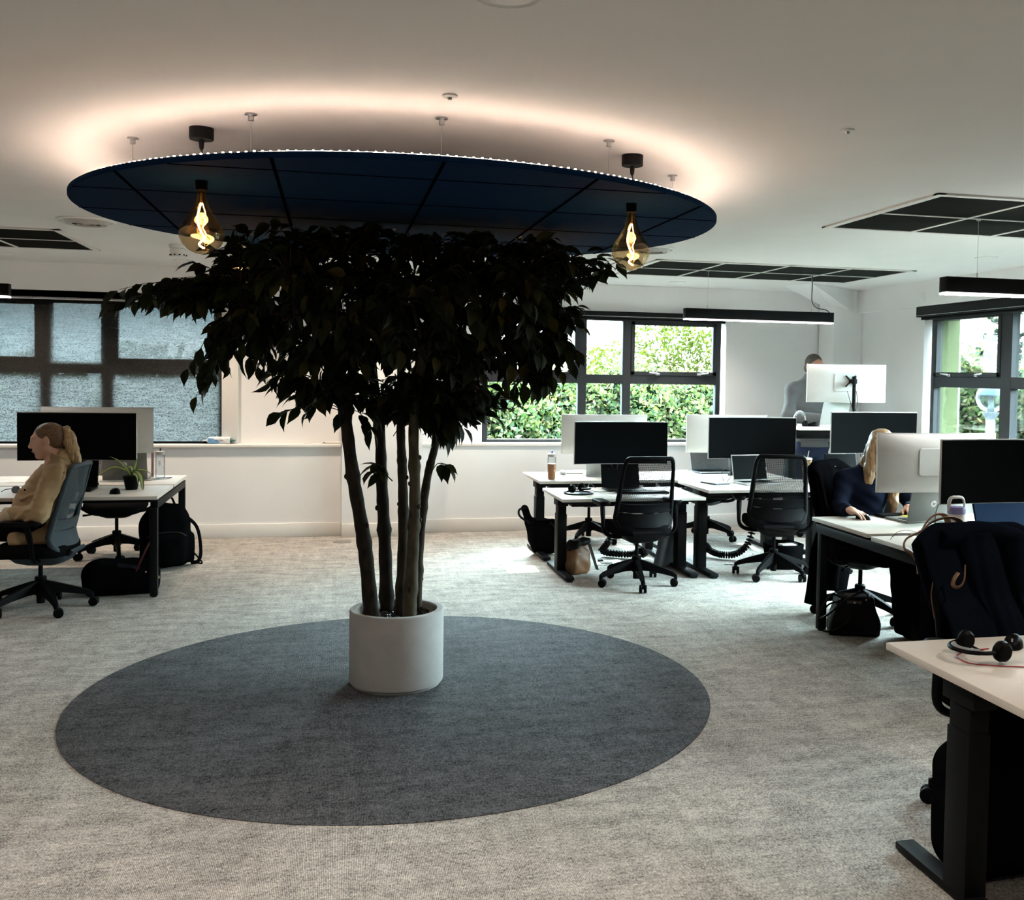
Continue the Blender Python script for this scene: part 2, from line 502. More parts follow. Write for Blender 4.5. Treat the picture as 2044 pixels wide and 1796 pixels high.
            q[~par] = q[~par][:, ::-1]; F.append(q)
        F = np.concatenate(F)
        tri = V[F[:, :3]]; vol = np.einsum('ij,ij->i', tri[:, 0], np.cross(tri[:, 1], tri[:, 2])).sum()
        if vol < 0: F = F[:, ::-1].copy()
        # relax a little so the sampling steps vanish
        E = np.concatenate([F[:, [0, 1]], F[:, [1, 2]], F[:, [2, 3]], F[:, [3, 0]]])
        for _ in range(relax):
            S = np.zeros_like(V); C = np.zeros(len(V))
            for a, b in ((0, 1), (1, 0)):
                np.add.at(S, E[:, a], V[E[:, b]]); np.add.at(C, E[:, a], 1)
            V = V*0.5+0.5*S/np.maximum(C, 1)[:, None]
        me = bpy.data.meshes.new(name)
        me.vertices.add(len(V)); me.vertices.foreach_set('co', V.astype(np.float32).ravel())
        me.loops.add(len(F)*4); me.loops.foreach_set('vertex_index', F.astype(np.int32).ravel())
        me.polygons.add(len(F)); me.polygons.foreach_set('loop_start', np.arange(0, len(F)*4, 4, dtype=np.int32))
        me.update(calc_edges=True); me.validate()
        for m in (mats if isinstance(mats, (list, tuple)) else [mats]): me.materials.append(m)
        if pick is not None:
            c = V[F].mean(1); me.polygons.foreach_set('material_index', pick(c).astype(np.int32))
        me.polygons.foreach_set('use_smooth', [True]*len(me.polygons))
        o = bpy.data.objects.new(name, me); COL.objects.link(o)
        if parent: o.parent = parent
        return o
# ------------------------------------------------------------------ room materials
def wall_paint(name, col):
    return pm(name, col, rough=0.85, spec=0.15, var=0.015, vscale=3.0, bump=0.05, bscale=350)
M_WALL = wall_paint('wall_paint', (0.82, 0.825, 0.825))
M_CEIL = wall_paint('ceiling_paint', (0.74, 0.735, 0.72))
M_TRIM = pm('trim_paint', (0.76, 0.74, 0.71), rough=0.4, var=0.01)
M_ALU = pm('window_frame_metal', (0.022, 0.024, 0.027), rough=0.5, var=0.06, spec=0.2)
M_PANE = thin_glass('window_glass', (0.93, 0.98, 0.97), 0.02)
M_BLACK = pm('black_plastic', (0.0035, 0.0035, 0.004), rough=0.5, var=0.1, spec=0.05)
M_BLACKM = pm('black_powder_metal', (0.0075, 0.0078, 0.0085), rough=0.5, var=0.08, bump=0.04, bscale=900, spec=0.06)
M_CHROME = pm('brushed_steel', (0.6, 0.6, 0.6), rough=0.28, metal=1.0, var=0.05)
M_WHITEP = pm('white_plastic', (0.74, 0.74, 0.72), rough=0.4, var=0.02)
M_CABLE = pm('black_cable', (0.012, 0.012, 0.012), rough=0.55, var=0.1)

def carpet_mat(name, dark, light, warm):
    m = bpy.data.materials.new(name); m.use_nodes = True; t = m.node_tree; b = t.nodes['Principled BSDF']
    tcn = N('ShaderNodeTexCoord', t)
    def nz(scale, stretch, detail=5, rough=0.6):
        mpn = N('ShaderNodeMapping', t); mpn.inputs['Scale'].default_value = stretch; t.links.new(tcn.outputs['Object'], mpn.inputs[0])
        n = N('ShaderNodeTexNoise', t); n.inputs['Scale'].default_value = scale; n.inputs['Detail'].default_value = detail; n.inputs['Roughness'].default_value = rough
        t.links.new(mpn.outputs[0], n.inputs['Vector']); return n.outputs[0]
    streak_x = nz(4.5, (1.0, 2.6, 1), 9, 0.72)
    streak_y = nz(5.0, (4.0, 0.8, 1), 6, 0.65)
    fine = nz(170, (1.0, 0.45, 1), 3, 0.7)
    mid = nz(42, (1.0, 1.6, 1), 4, 0.7)
    v = fmath(t, 'MULTIPLY', streak_x, 0.30)
    v = fmath(t, 'MULTIPLY_ADD', streak_y, 0.12, v)
    v = fmath(t, 'MULTIPLY_ADD', mid, 0.25, v)
    v = fmath(t, 'MULTIPLY_ADD', fine, 0.50, v)
    c = ramp(t, v, [(0.47, dark), (0.70, light)])
    # tufted ribs running away from the window wall, laid as planks a quarter metre wide
    sp = N('ShaderNodeSeparateXYZ', t); t.links.new(tcn.outputs['Object'], sp.inputs[0])
    rib = fmath(t, 'SINE', fmath(t, 'MULTIPLY', sp.outputs[0], 2*PI/0.0055))
    ribm = fmath(t, 'MULTIPLY_ADD', rib, 0.055, 0.97)
    br = N('ShaderNodeTexBrick', t); br.inputs['Color1'].default_value = (0.93, 0.93, 0.93, 1); br.inputs['Color2'].default_value = (1.06, 1.06, 1.06, 1)
    br.inputs['Mortar'].default_value = (0.9, 0.9, 0.9, 1); br.inputs['Scale'].default_value = 1.0; br.inputs['Mortar Size'].default_value = 0.0008
    br.inputs['Brick Width'].default_value = 1.0; br.inputs['Row Height'].default_value = 0.25; br.offset = 0.37
    rotm = N('ShaderNodeMapping', t); rotm.inputs['Rotation'].default_value = (0, 0, PI/2); t.links.new(tcn.outputs['Object'], rotm.inputs[0]); t.links.new(rotm.outputs[0], br.inputs['Vector'])
    c = mixc(t, 1.0, c, br.outputs[0], 'MULTIPLY')
    cmb = N('ShaderNodeCombineXYZ', t)
    for i in range(3): t.links.new(ribm, cmb.inputs[i])
    c = mixc(t, 1.0, c, cmb.outputs[0], 'MULTIPLY')
    t.links.new(c, b.inputs['Base Color'])
    b.inputs['Roughness'].default_value = 0.95; b.inputs['Specular IOR Level'].default_value = 0.1
    h = fmath(t, 'MULTIPLY_ADD', rib, 0.25, fine)
    bp = N('ShaderNodeBump', t); bp.inputs['Strength'].default_value = 0.5; bp.inputs['Distance'].default_value = 0.004
    t.links.new(h, bp.inputs['Height']); t.links.new(bp.outputs[0], b.inputs['Normal'])
    return m
M_CARPET = carpet_mat('light_carpet', (0.10, 0.094, 0.087), (0.62, 0.578, 0.53), 1)
M_CARPETD = carpet_mat('dark_carpet', (0.014, 0.0155, 0.018), (0.15, 0.158, 0.172), 0)

ZC = 2.534
XL, XR, YB, YN = -6.0, 5.5, 10.5, -5.0

# ------------------------------------------------------------------ shell
struct(MB().box(((XL+XR)/2, 2.6, -0.1), (XR-XL+0.8, 16, 0.2)).build('floor', M_CARPET, smooth=0), 'pale grey beige carpet laid across the whole office', 'floor')
struct(MB().box(((XL+XR)/2, 2.6, ZC+0.12), (XR-XL+1.0, 16, 0.24)).build('ceiling', M_CEIL, smooth=0), 'smooth white plastered ceiling over the office', 'ceiling')

w = MB()
w.box((-2.96, 10.28, 0.43), (6.08, 0.44, 0.86))              # dado under the blinds
w.box((-0.45, 10.34, 1.53), (1.06, 0.32, 1.34))              # wall between blinds and pillar
w.box((-5.5, 10.34, 1.53), (1.0, 0.32, 1.34))
w.box((-2.96, 10.28, 2.37), (6.08, 0.44, 0.34))              # bulkhead over the blinds
w.box((0.46, 10.22, 1.27), (0.76, 0.56, 2.54))               # pillar behind the tree
w.box((3.2, 10.32, 0.43), (4.72, 0.36, 0.86))                # dado under the clear window
w.box((1.155, 10.39, 1.53), (0.63, 0.22, 1.34))
w.box((4.83, 10.39, 1.53), (1.46, 0.22, 1.34))
w.box((3.2, 10.39, 2.37), (4.72, 0.22, 0.34))
struct(w.build('wall_back', M_WALL, smooth=0), 'white back wall with the window openings', 'wall')

w = MB()
YW0, YW1 = 3.0, 8.72
w.box((5.7, 2.85, 0.43), (0.4, 15.7, 0.86))
w.box((5.7, 9.65, 1.58), (0.4, 1.86, 1.44))
w.box((5.7, -0.2, 1.58), (0.4, 9.6, 1.44))
w.box((5.67, 2.85, 2.42), (0.46, 15.7, 0.245))
w.box((5.7, 2.86, 2.265), (0.4, 11.72, 0.07))
struct(w.build('wall_right', M_WALL, smooth=0), 'white right hand wall with a long window', 'wall')
struct(MB().box((XL-0.1, 2.6, 1.27), (0.2, 16, 2.54)).build('wall_left', M_WALL, smooth=0))
struct(MB().box((-0.25, YN-0.1, 1.27), (11.6, 0.2, 2.54)).build('wall_near', M_WALL, smooth=0))
struct(MB().box((5.339, 10.09, 1.27), (0.322, 0.34, 2.54)).build('wall_column', M_WALL, smooth=0), 'square white column in the corner beside the right wall', 'column')

# sloping boxed-in brace in the corner of the ceiling
wm = MB()
A = [(4.58, 9.28, ZC+.01), (5.44, 9.95, ZC+.01), (5.44, 9.95, 2.295), (4.42, 9.62, ZC+.01), (5.44, 10.3, ZC+.01), (5.44, 10.3, 2.295)]
wm.add(A, [(0, 1, 2), (5, 4, 3), (0, 2, 5, 3), (1, 4, 5, 2), (0, 3, 4, 1)])
struct(wm.build('wall_brace', M_WALL, smooth=0), 'sloping boxed white brace in the ceiling corner', 'beam')

# skirting and sills
def skirt(name, x0, x1, y):
    struct(MB().box(((x0+x1)/2, y-0.008, 0.066), (x1-x0, 0.016, 0.132), 0.004).build(name, M_TRIM))
skirt('baseboard_left', -6.0, 0.078, 10.06)
skirt('baseboard_pillar', 0.08, 0.84, 9.94)
skirt('baseboard_back', 0.84, 5.5, 10.14)
struct(MB().box((5.49, 2.5, 0.066), (0.02, 14.8, 0.132), 0.004).build('baseboard_right', M_TRIM))
struct(MB().box((-2.96, 10.12, 0.873), (6.07, 0.19, 0.03), 0.006).build('trim_1', M_TRIM), 'white window board along the left wall', 'window sill')
struct(MB().box((3.2, 10.23, 0.873), (4.7, 0.21, 0.03), 0.006).build('trim_2', M_TRIM), 'white window board under the clear window', 'window sill')
struct(MB().box((5.56, 2.9, 0.873), (0.18, 11.6, 0.03), 0.006).build('trim_3', M_TRIM), 'white window board under the right window', 'window sill')
struct(MB().box((-0.955, 10.16, 1.545), (0.15, 0.05, 1.31), 0.004).build('trim_4', M_TRIM), 'white strip beside the blind', 'trim')

# ------------------------------------------------------------------ windows
M_HANDLE = M_CHROME
def window(name, axis, at, spans, z0, zt0, zt1, z1, depth, sashes, handles, fr=0.055):
    """frame with mullions between spans, a transom zt0..zt1; axis 'x' lies along the back wall, 'y' along the right wall"""
    root = bpy.data.objects.new(name, None); COL.objects.link(root); struct(root)
    P = (lambda a, b, z: (a, at+b, z)) if axis == 'x' else (lambda a, b, z: (at+b, a, z))
    D = (lambda a, b, z: (a, b, z)) if axis == 'x' else (lambda a, b, z: (b, a, z))
    m = MB()
    a0, a1 = spans[0][0]-fr, spans[-1][1]+fr
    def pc(x0, x1, zz0, zz1, d=depth, off=0.0):
        m.box(P((x0+x1)/2, off, (zz0+zz1)/2), D(abs(x1-x0), d, zz1-zz0), 0.004, 1)
    pc(a0, a1, z0, z0+fr, depth-.004); pc(a0, a1, z1-fr, z1, depth-.004); pc(a0+.01, a1-.01, zt0, zt1, depth-.006)
    pc(a0, spans[0][0], z0, z1); pc(spans[-1][1], a1, z0, z1)
    for (p, q) in zip(spans[:-1], spans[1:]): pc(p[1], q[0], z0, z1)
    m.build('window_frame', M_ALU, root)
    g = MB()
    for (p, q) in spans:
        for zz0, zz1 in ((z0+fr, zt0), (zt1, z1-fr)):
            g.box(P((p+q)/2, 0.01, (zz0+zz1)/2), D(q-p, 0.006, zz1-zz0))
    g.build('window_pane', M_PANE, root, smooth=0)
    sgn = -1
    for i in sashes:
        p, q = spans[i]; s = MB(); zz0, zz1 = zt1, z1-fr; t = 0.04
        for (x0, x1, c0, c1) in ((p, q, zz0, zz0+t), (p, q, zz1-t, zz1), (p, p+t, zz0, zz1), (q-t, q, zz0, zz1)):
            s.box(P((x0+x1)/2, sgn*0.022, (c0+c1)/2), D(x1-x0, depth*0.7, c1-c0), 0.004, 1)
        s.build('window_sash', M_ALU, root)
    for (a, d) in handles:
        h = MB(); zc = zt1+0.012; y0 = sgn*(depth/2+0.012)
        h.box(P(a, y0+sgn*0.006, zc), D(0.045, 0.02, 0.024), 0.005)
        h.bar(P(a, y0+sgn*0.025, zc+0.004), P(a+d*0.10, y0+sgn*0.03, zc+0.014), 0.02, 0.014, r=0.005)
        h.build('handle', M_HANDLE, root)
    return root
window('window_1', 'x', 10.175, [(-4.7, -3.7), (-3.58, -2.60), (-2.495, -2.085), (-1.97, -1.06)], 0.86, 1.535, 1.645, 2.25, 0.06, [1, 3], [(-3.2, 1)])
window('window_2', 'x', 10.34, [(1.53, 2.475), (2.565, 2.955), (3.045, 4.0)], 0.865, 1.505, 1.60, 2.22, 0.07, [0, 2], [(2.25, 1), (3.34, -1), (3.80, 1)])
window('window_3', 'y', 5.6, [(4.67, 5.9), (6.0, 7.5), (7.64, 8.63)], 0.865, 1.53, 1.63, 2.25, 0.08, [0, 2], [(8.36, 1), (7.95, -1)])
struct(MB().box((5.76, 8.76, 1.55), (0.24, 0.1, 1.5)).build('trim_5', pm('pale_green_render', (0.075, 0.088, 0.045), rough=0.9, spec=0.0, var=0.03)), 'pale green outer edge of the right window opening', 'trim')

# roller blinds
def cassette(name, label, axis, a0, a1, b, z0, z1, fabric=None):
    P = (lambda a, bb, z: (a, bb, z)) if axis == 'x' else (lambda a, bb, z: (bb, a, z))
    t = thing(name, label, 'blind', P((a0+a1)/2, b, z0), 0, 'roller blinds over the windows')
    c = Vector(P((a0+a1)/2, b, z0))
    def loc(a, bb, z): return Vector(P(a, bb, z))-c
    m = MB(); D = (lambda a, bb, z: (a, bb, z)) if axis == 'x' else (lambda a, bb, z: (bb, a, z))
    m.box(loc((a0+a1)/2, b, (z0+z1)/2), D(a1-a0, 0.09, z1-z0), 0.006)
    m.build('cassette', M_BLACKM, t)
    m = MB(); m.cyl(loc(a0+0.03, b+0.01, z0-0.012), loc(a1-0.03, b+0.01, z0-0.012), 0.018, 12); m.build('bottom_bar', M_BLACKM, t)
    m = MB(); m.box(loc((a0+a1)/2, b-0.046, z0+0.014), D(a1-a0, 0.004, 0.004)); m.build('edge_strip', M_CHROME, t, smooth=0)
    return t, loc, D
b1, loc1, D1 = cassette('roller_blind', 'dark roller blind cassette with its woven grey blind drawn right down over the left window', 'x', -5.0, -0.99, 10.105, 2.2, 2.285)
def blind_fabric():
    m = bpy.data.materials.new('woven_blind'); m.use_nodes = True; t = m.node_tree; t.nodes.clear()
    tcn = N('ShaderNodeTexCoord', t)
    def nz(scale, st):
        mpn = N('ShaderNodeMapping', t); mpn.inputs['Scale'].default_value = st; t.links.new(tcn.outputs['Object'], mpn.inputs[0])
        n = N('ShaderNodeTexNoise', t); n.inputs['Scale'].default_value = scale; n.inputs['Detail'].default_value = 3; t.links.new(mpn.outputs[0], n.inputs['Vector']); return n.outputs[0]
    wv = fmath(t, 'MULTIPLY_ADD', nz(85, (1, 1, 2.6)), 0.75, fmath(t, 'MULTIPLY', nz(14, (0.5, 1, 5)), 0.25))
    f = ramp(t, wv, [(0.40, (0.0, 0, 0)), (0.62, (1, 1, 1))])
    df = N('ShaderNodeBsdfDiffuse', t); df.inputs[0].default_value = (0.12, 0.12, 0.115, 1)
    tl = N('ShaderNodeBsdfTranslucent', t); t.links.new(mixc(t, f, (0.05, 0.049, 0.049), (0.21, 0.205, 0.205)), tl.inputs[0])
    tr = N('ShaderNodeBsdfTransparent', t); tr.inputs[0].default_value = (0.27, 0.285, 0.295, 1)
    a = N('ShaderNodeMixShader', t); a.inputs[0].default_value = 0.6; t.links.new(df.outputs[0], a.inputs[1]); t.links.new(tl.outputs[0], a.inputs[2])
    c = N('ShaderNodeMixShader', t); c.inputs[0].default_value = 0.5; t.links.new(a.outputs[0], c.inputs[1]); t.links.new(tr.outputs[0], c.inputs[2])
    o = N('ShaderNodeOutputMaterial', t); t.links.new(c.outputs[0], o.inputs[0]); return m
m = MB(); m.box(loc1(-3.01, 10.125, 1.55), (3.95, 0.0012, 1.31)); m.build('blind_fabric', blind_fabric(), b1, smooth=0)
m = MB(); m.box(loc1(-3.01, 10.125, 0.9), (3.95, 0.014, 0.022), 0.003); m.build('hem_bar', M_BLACKM, b1)
cassette('roller_blind', 'dark blind cassette rolled fully up above the clear back window behind the tree', 'x', 1.49, 4.10, 10.24, 2.19, 2.255)
cassette('roller_blind', 'dark blind cassette rolled fully up above the right hand wall window', 'y', 4.55, 8.80, 5.50, 2.197, 2.295)

# ------------------------------------------------------------------ ceiling features
M_TILE = pm('charcoal_tile', (0.016, 0.0165, 0.015), rough=0.95, spec=0.0, var=0.1, vscale=60, bump=0.15, bscale=500)
M_GRID = pm('white_tee_bar', (0.66, 0.65, 0.62), rough=0.5, var=0.02)
def tile_raft(label, x0, y0, nx, ny, sx, sy):
    t = thing('ceiling_raft', label, 'ceiling panel', (x0, y0, ZC), 0, 'dark tile rafts in the ceiling')
    g = MB(); wd_ = 0.022
    for i in range(nx+1): g.box((i*sx, ny*sy/2, -0.004), (wd_ if 0 < i < nx else 0.045, ny*sy+0.045, 0.012))
    for j in range(ny+1): g.box((nx*sx/2, j*sy, -0.004), (nx*sx+0.045, wd_ if 0 < j < ny else 0.045, 0.0118))
    g.build('tee_grid', M_GRID, t, smooth=0)
    for i in range(nx):
        for j in range(ny):
            MB().box(((i+.5)*sx, (j+.5)*sy, -0.002), (sx-0.02, sy-0.02, 0.008)).build('tile', M_TILE, t, smooth=0)
    return t
tile_raft('eight dark ceiling tiles in a white grid above the pendant light by the clear window', 2.545, 7.86, 4, 2, 0.572, 0.603)
tile_raft('nearest dark ceiling tile raft at the upper right edge', 2.955, 4.58, 4, 2, 0.572, 0.603)
tile_raft('dark ceiling tile raft at the far left above the blind', -4.14, 7.66, 4, 2, 0.572, 0.61)

M_GLOWW = pm('lamp_diffuser', (0.9, 0.9, 0.9), rough=0.6, var=0.0, emit=(1.0, 0.93, 0.84), estr=4.0)
DLL = {0: 'round recessed downlight over the far left blind', 1: 'round recessed downlight just in front of the clear back window', 2: 'round recessed downlight beside the right window',
       3: 'round recessed downlight cut by the top edge of the photo', 8: 'round recessed downlight glimpsed through the leaves left of the tree',
       9: 'round recessed downlight hidden behind the middle of the tree crown', 10: 'round recessed downlight behind the right half of the tree crown'}
for i, (x, y) in enumerate(DOWNLIGHTS):
    t = thing('downlight', DLL.get(i, 'unseen ceiling downlight added for fill light, outside the view'), 'downlight', (x, y, ZC), 0, 'recessed ceiling downlights' if i in DLL else 'added fill downlights outside the view')
    MB().lathe([(0.078, -0.002), (0.085, -0.006), (0.085, 0.0), (0.070, 0.0), (0.070, -0.004)], 32).build('bezel', M_WHITEP, t)
    MB().lathe([(0.0, -0.002), (0.07, -0.002), (0.07, 0.0005), (0.0, 0.0005)], 32).build('diffuser', M_GLOWW, t)
    downlight_lamp(x, y, ZC-0.03)

def air_vent(label, x, y, r):
    t = thing('air_vent', label, 'air vent', (x, y, ZC), 0, 'round ceiling air vents')
    MB().lathe([(r, 0.0), (r, -0.006), (r*0.9, -0.012), (r*0.86, -0.004)], 40).build('rim', M_WHITEP, t)
    for k, f in enumerate((0.74, 0.56, 0.38, 0.2)):
        MB().lathe([(r*f+0.016, -0.004), (r*f+0.018, -0.008), (r*f-0.012, -0.03), (r*f-0.014, -0.026)], 40).build('ring', pm('vent_ring', (0.42, 0.41, 0.39), rough=0.45), t)
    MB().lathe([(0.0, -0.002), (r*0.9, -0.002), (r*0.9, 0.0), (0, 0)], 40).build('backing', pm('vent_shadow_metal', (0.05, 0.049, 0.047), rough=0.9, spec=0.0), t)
air_vent('round ringed ceiling air vent between the dark canopy and the blind', -1.545, 7.11, 0.178)
air_vent('round ringed ceiling air vent half hidden behind the right amber bulb', 2.27, 7.21, 0.178)
t = thing('smoke_detector', 'white smoke detector on the ceiling below the left amber bulb', 'smoke detector', (-1.158, 8.29, ZC))
MB().lathe([(0.066, 0), (0.066, -0.028), (0.056, -0.03), (0, -0.03)], 28).build('base', M_WHITEP, t)
MB().lathe([(0.054, -0.03), (0.06, -0.04), (0.06, -0.07), (0.05, -0.09), (0, -0.092)], 28).build('head', M_WHITEP, t)
vb = MB()
for k in range(10):
    a = 2*PI*k/10; vb.box((0.058*math.cos(a), 0.058*math.sin(a), -0.078), (0.012, 0.012, 0.008), T=None)
vb.build('vent_slot', M_BLACK, t)
for lab, x, y in (('small flat ceiling sensor above the glowing ring near the top centre', 0.376, 3.483), ('small flat ceiling sensor on bare plaster to the upper right of the canopy', 1.874, 3.523)):
    t = thing('ceiling_sensor', lab, 'sensor', (x, y, ZC), 0, 'small ceiling sensors')
    MB().lathe([(0.026, 0), (0.026, -0.005), (0.02, -0.008), (0, -0.008)], 24).build('plate', M_WHITEP, t)
    MB().lathe([(0.009, -0.008), (0.007, -0.016), (0, -0.017)], 12).build('nozzle', M_CHROME, t)
t = thing('wall_switch', 'small white fused switch plate high on the right wall bulkhead', 'switch', (5.436, 8.66, 2.38))
MB().box((0, 0, 0), (0.012, 0.085, 0.085), 0.004).build('plate', M_WHITEP, t)
MB().box((-0.008, 0.012, 0.01), (0.006, 0.012, 0.02), 0.002).build('rocker', M_WHITEP, t)

def linear_pendant(label, x0, x1, y, cables, flex=None, power=16.0):
    t = thing('linear_pendant', label, 'pendant light', ((x0+x1)/2, y, 2.09), 0, 'black linear pendant lights')
    L = x1-x0; h = 0.1
    m = MB(); m.box((0, 0, h/2+0.006), (L, 0.075, h-0.012), 0.003); m.build('housing', M_BLACKM, t)
    m = MB(); m.box((0, 0, 0.004), (L-0.006, 0.069, 0.008)); m.build('diffuser', pm('pendant_diffuser_%d' % power, (0.9, 0.9, 0.9), rough=0.6, var=0, emit=(1.0, 0.97, 0.93), estr=power), t, smooth=0)
    for cx in cables:
        c = MB(); c.cyl((cx-(x0+x1)/2, 0, h), (cx-(x0+x1)/2, 0, ZC-2.09), 0.0012, 6); c.cyl((cx-(x0+x1)/2, 0, h), (cx-(x0+x1)/2, 0, h+0.03), 0.005, 8)
        c.cyl((cx-(x0+x1)/2, 0, ZC-2.09-0.015), (cx-(x0+x1)/2, 0, ZC-2.09), 0.012, 10)
        c.build('suspension_wire', M_CHROME, t)
    if flex:
        fx = flex-(x0+x1)/2
        c = MB(); c.tube(bez([(fx+0.012, 0, ZC-2.09), (fx+0.012, 0, 0.32), (fx+0.012, 0, 0.2), (fx+0.06, 0, 0.14), (fx+0.15, 0, 0.125), (fx+0.19, 0, 0.098)], 24), 0.004, 6); c.build('power_flex', M_CABLE, t)
    return t
linear_pendant('black linear pendant light hanging in front of the clear window', 2.976, 4.39, 8.45, (3.19, 4.18), 4.175)
linear_pendant('black linear pendant light cut by the right edge', 3.39, 4.80, 5.2, (3.61, 4.58), power=42.0)
linear_pendant('black linear pendant light just entering at the left edge', -3.71, -2.297, 8.2, (-3.5, -2.51))

# ------------------------------------------------------------------ suspended canopy
CX, CY = 0.353, 5.085
M_NAVY = pm('navy_felt', (0.003, 0.016, 0.046), rough=0.95, var=0.12, vscale=25, bump=0.1, bscale=700, spec=0.03)
cano = thing('ceiling_canopy', 'big round navy acoustic canopy hung below the ceiling over the tree', 'canopy', (CX, CY, 2.33))
m = MB(); m.lathe([(0, 0), (1.494, 0), (1.5, 0.004), (1.5, 0.019), (1.494, 0.023), (0, 0.023)], 160); m.build('disc', M_NAVY, cano)
m = MB()
for x in (-0.80, -0.215, 0.37, 0.955, 1.53):
    L = math.sqrt(1.495**2-(x-CX)**2); m.box((x-CX, 0, -0.0005), (0.012, 2*L, 0.003))
for y in (3.92, 4.53, 5.11, 5.66, 6.24):
    L = math.sqrt(1.495**2-(y-CY)**2); m.box((0, y-CY, -0.0005), (2*L, 0.007, 0.003))
m.build('seam', pm('seam_gap', (0.001, 0.0015, 0.003), rough=1.0, spec=0.0), cano, smooth=0)
m = MB(); ring = [(1.472*math.cos(2*PI*k/120), 1.472*math.sin(2*PI*k/120), 0.0255) for k in range(120)]
m.tube(ring, 0.003, 5, closed=True)
for k in range(300):
    a = 2*PI*k/300; m.box((0, 0, 0), (0.005, 0.006, 0.004), T=Matrix.Translation((1.474*math.cos(a), 1.474*math.sin(a), 0.0285+0.0012*math.sin(k*1.7))) @ rotz(a))
led = m.build('led_strip', pm('warm_led', (0.9, 0.8, 0.7), var=0, emit=(1.0, 0.74, 0.58), estr=43.0), cano)
for (x, y) in ((-.803, 4.502), (-.301, 3.947), (.381, 3.80), (1.063, 3.959), (1.534, 4.557), (-.93, 5.2), (1.63, 5.2), (-.75, 5.85), (-.22, 6.28), (.93, 6.28), (1.46, 5.85)):
    c = MB(); p = Vector((x-CX, y-CY, 0)); zc = ZC-2.33
    c.cyl(p+Vector((0, 0, 0.02)), p+Vector((0, 0, zc)), 0.0014, 6); c.cyl(p+Vector((0, 0, 0.023)), p+Vector((0, 0, 0.05)), 0.005, 8)
    c.lathe([(0.006, zc-0.028), (0.011, zc-0.026), (0.011, zc-0.008), (0.022, zc-0.006), (0.022, zc)], 14, Matrix.Translation(p))
    c.build('hanger_wire', M_CHROME, cano)

def amber_glass():
    m = bpy.data.materials.new('smoked_amber_glass'); m.use_nodes = True; t = m.node_tree; t.nodes.clear()
    tr = N('ShaderNodeBsdfTransparent', t); gl = N('ShaderNodeBsdfGlossy', t); gl.inputs['Roughness'].default_value = 0.02; gl.inputs[0].default_value = (1, .8, .55, 1)
    tcn = N('ShaderNodeTexCoord', t); sp = N('ShaderNodeSeparateXYZ', t); t.links.new(tcn.outputs['Object'], sp.inputs[0])
    g = ramp(t, fmath(t, 'MULTIPLY_ADD', sp.outputs[2], 4.5, 1.0), [(0.05, (0.80, 0.66, 0.48)), (0.45, (0.62, 0.40, 0.2)), (0.95, (0.36, 0.17, 0.06))])
    t.links.new(g, tr.inputs[0])
    lw = N('ShaderNodeLayerWeight', t); lw.inputs[0].default_value = 0.35
    mx = N('ShaderNodeMixShader', t); t.links.new(fmath(t, 'MULTIPLY_ADD', lw.outputs['Facing'], 0.35, 0.05), mx.inputs[0]); t.links.new(tr.outputs[0], mx.inputs[1]); t.links.new(gl.outputs[0], mx.inputs[2])
    o = N('ShaderNodeOutputMaterial', t); t.links.new(mx.outputs[0], o.inputs[0]); return m
M_AMBER = amber_glass()
M_FIL = pm('glowing_filament', (1, .8, .5), var=0, emit=(1.0, 0.62, 0.22), estr=14.0)
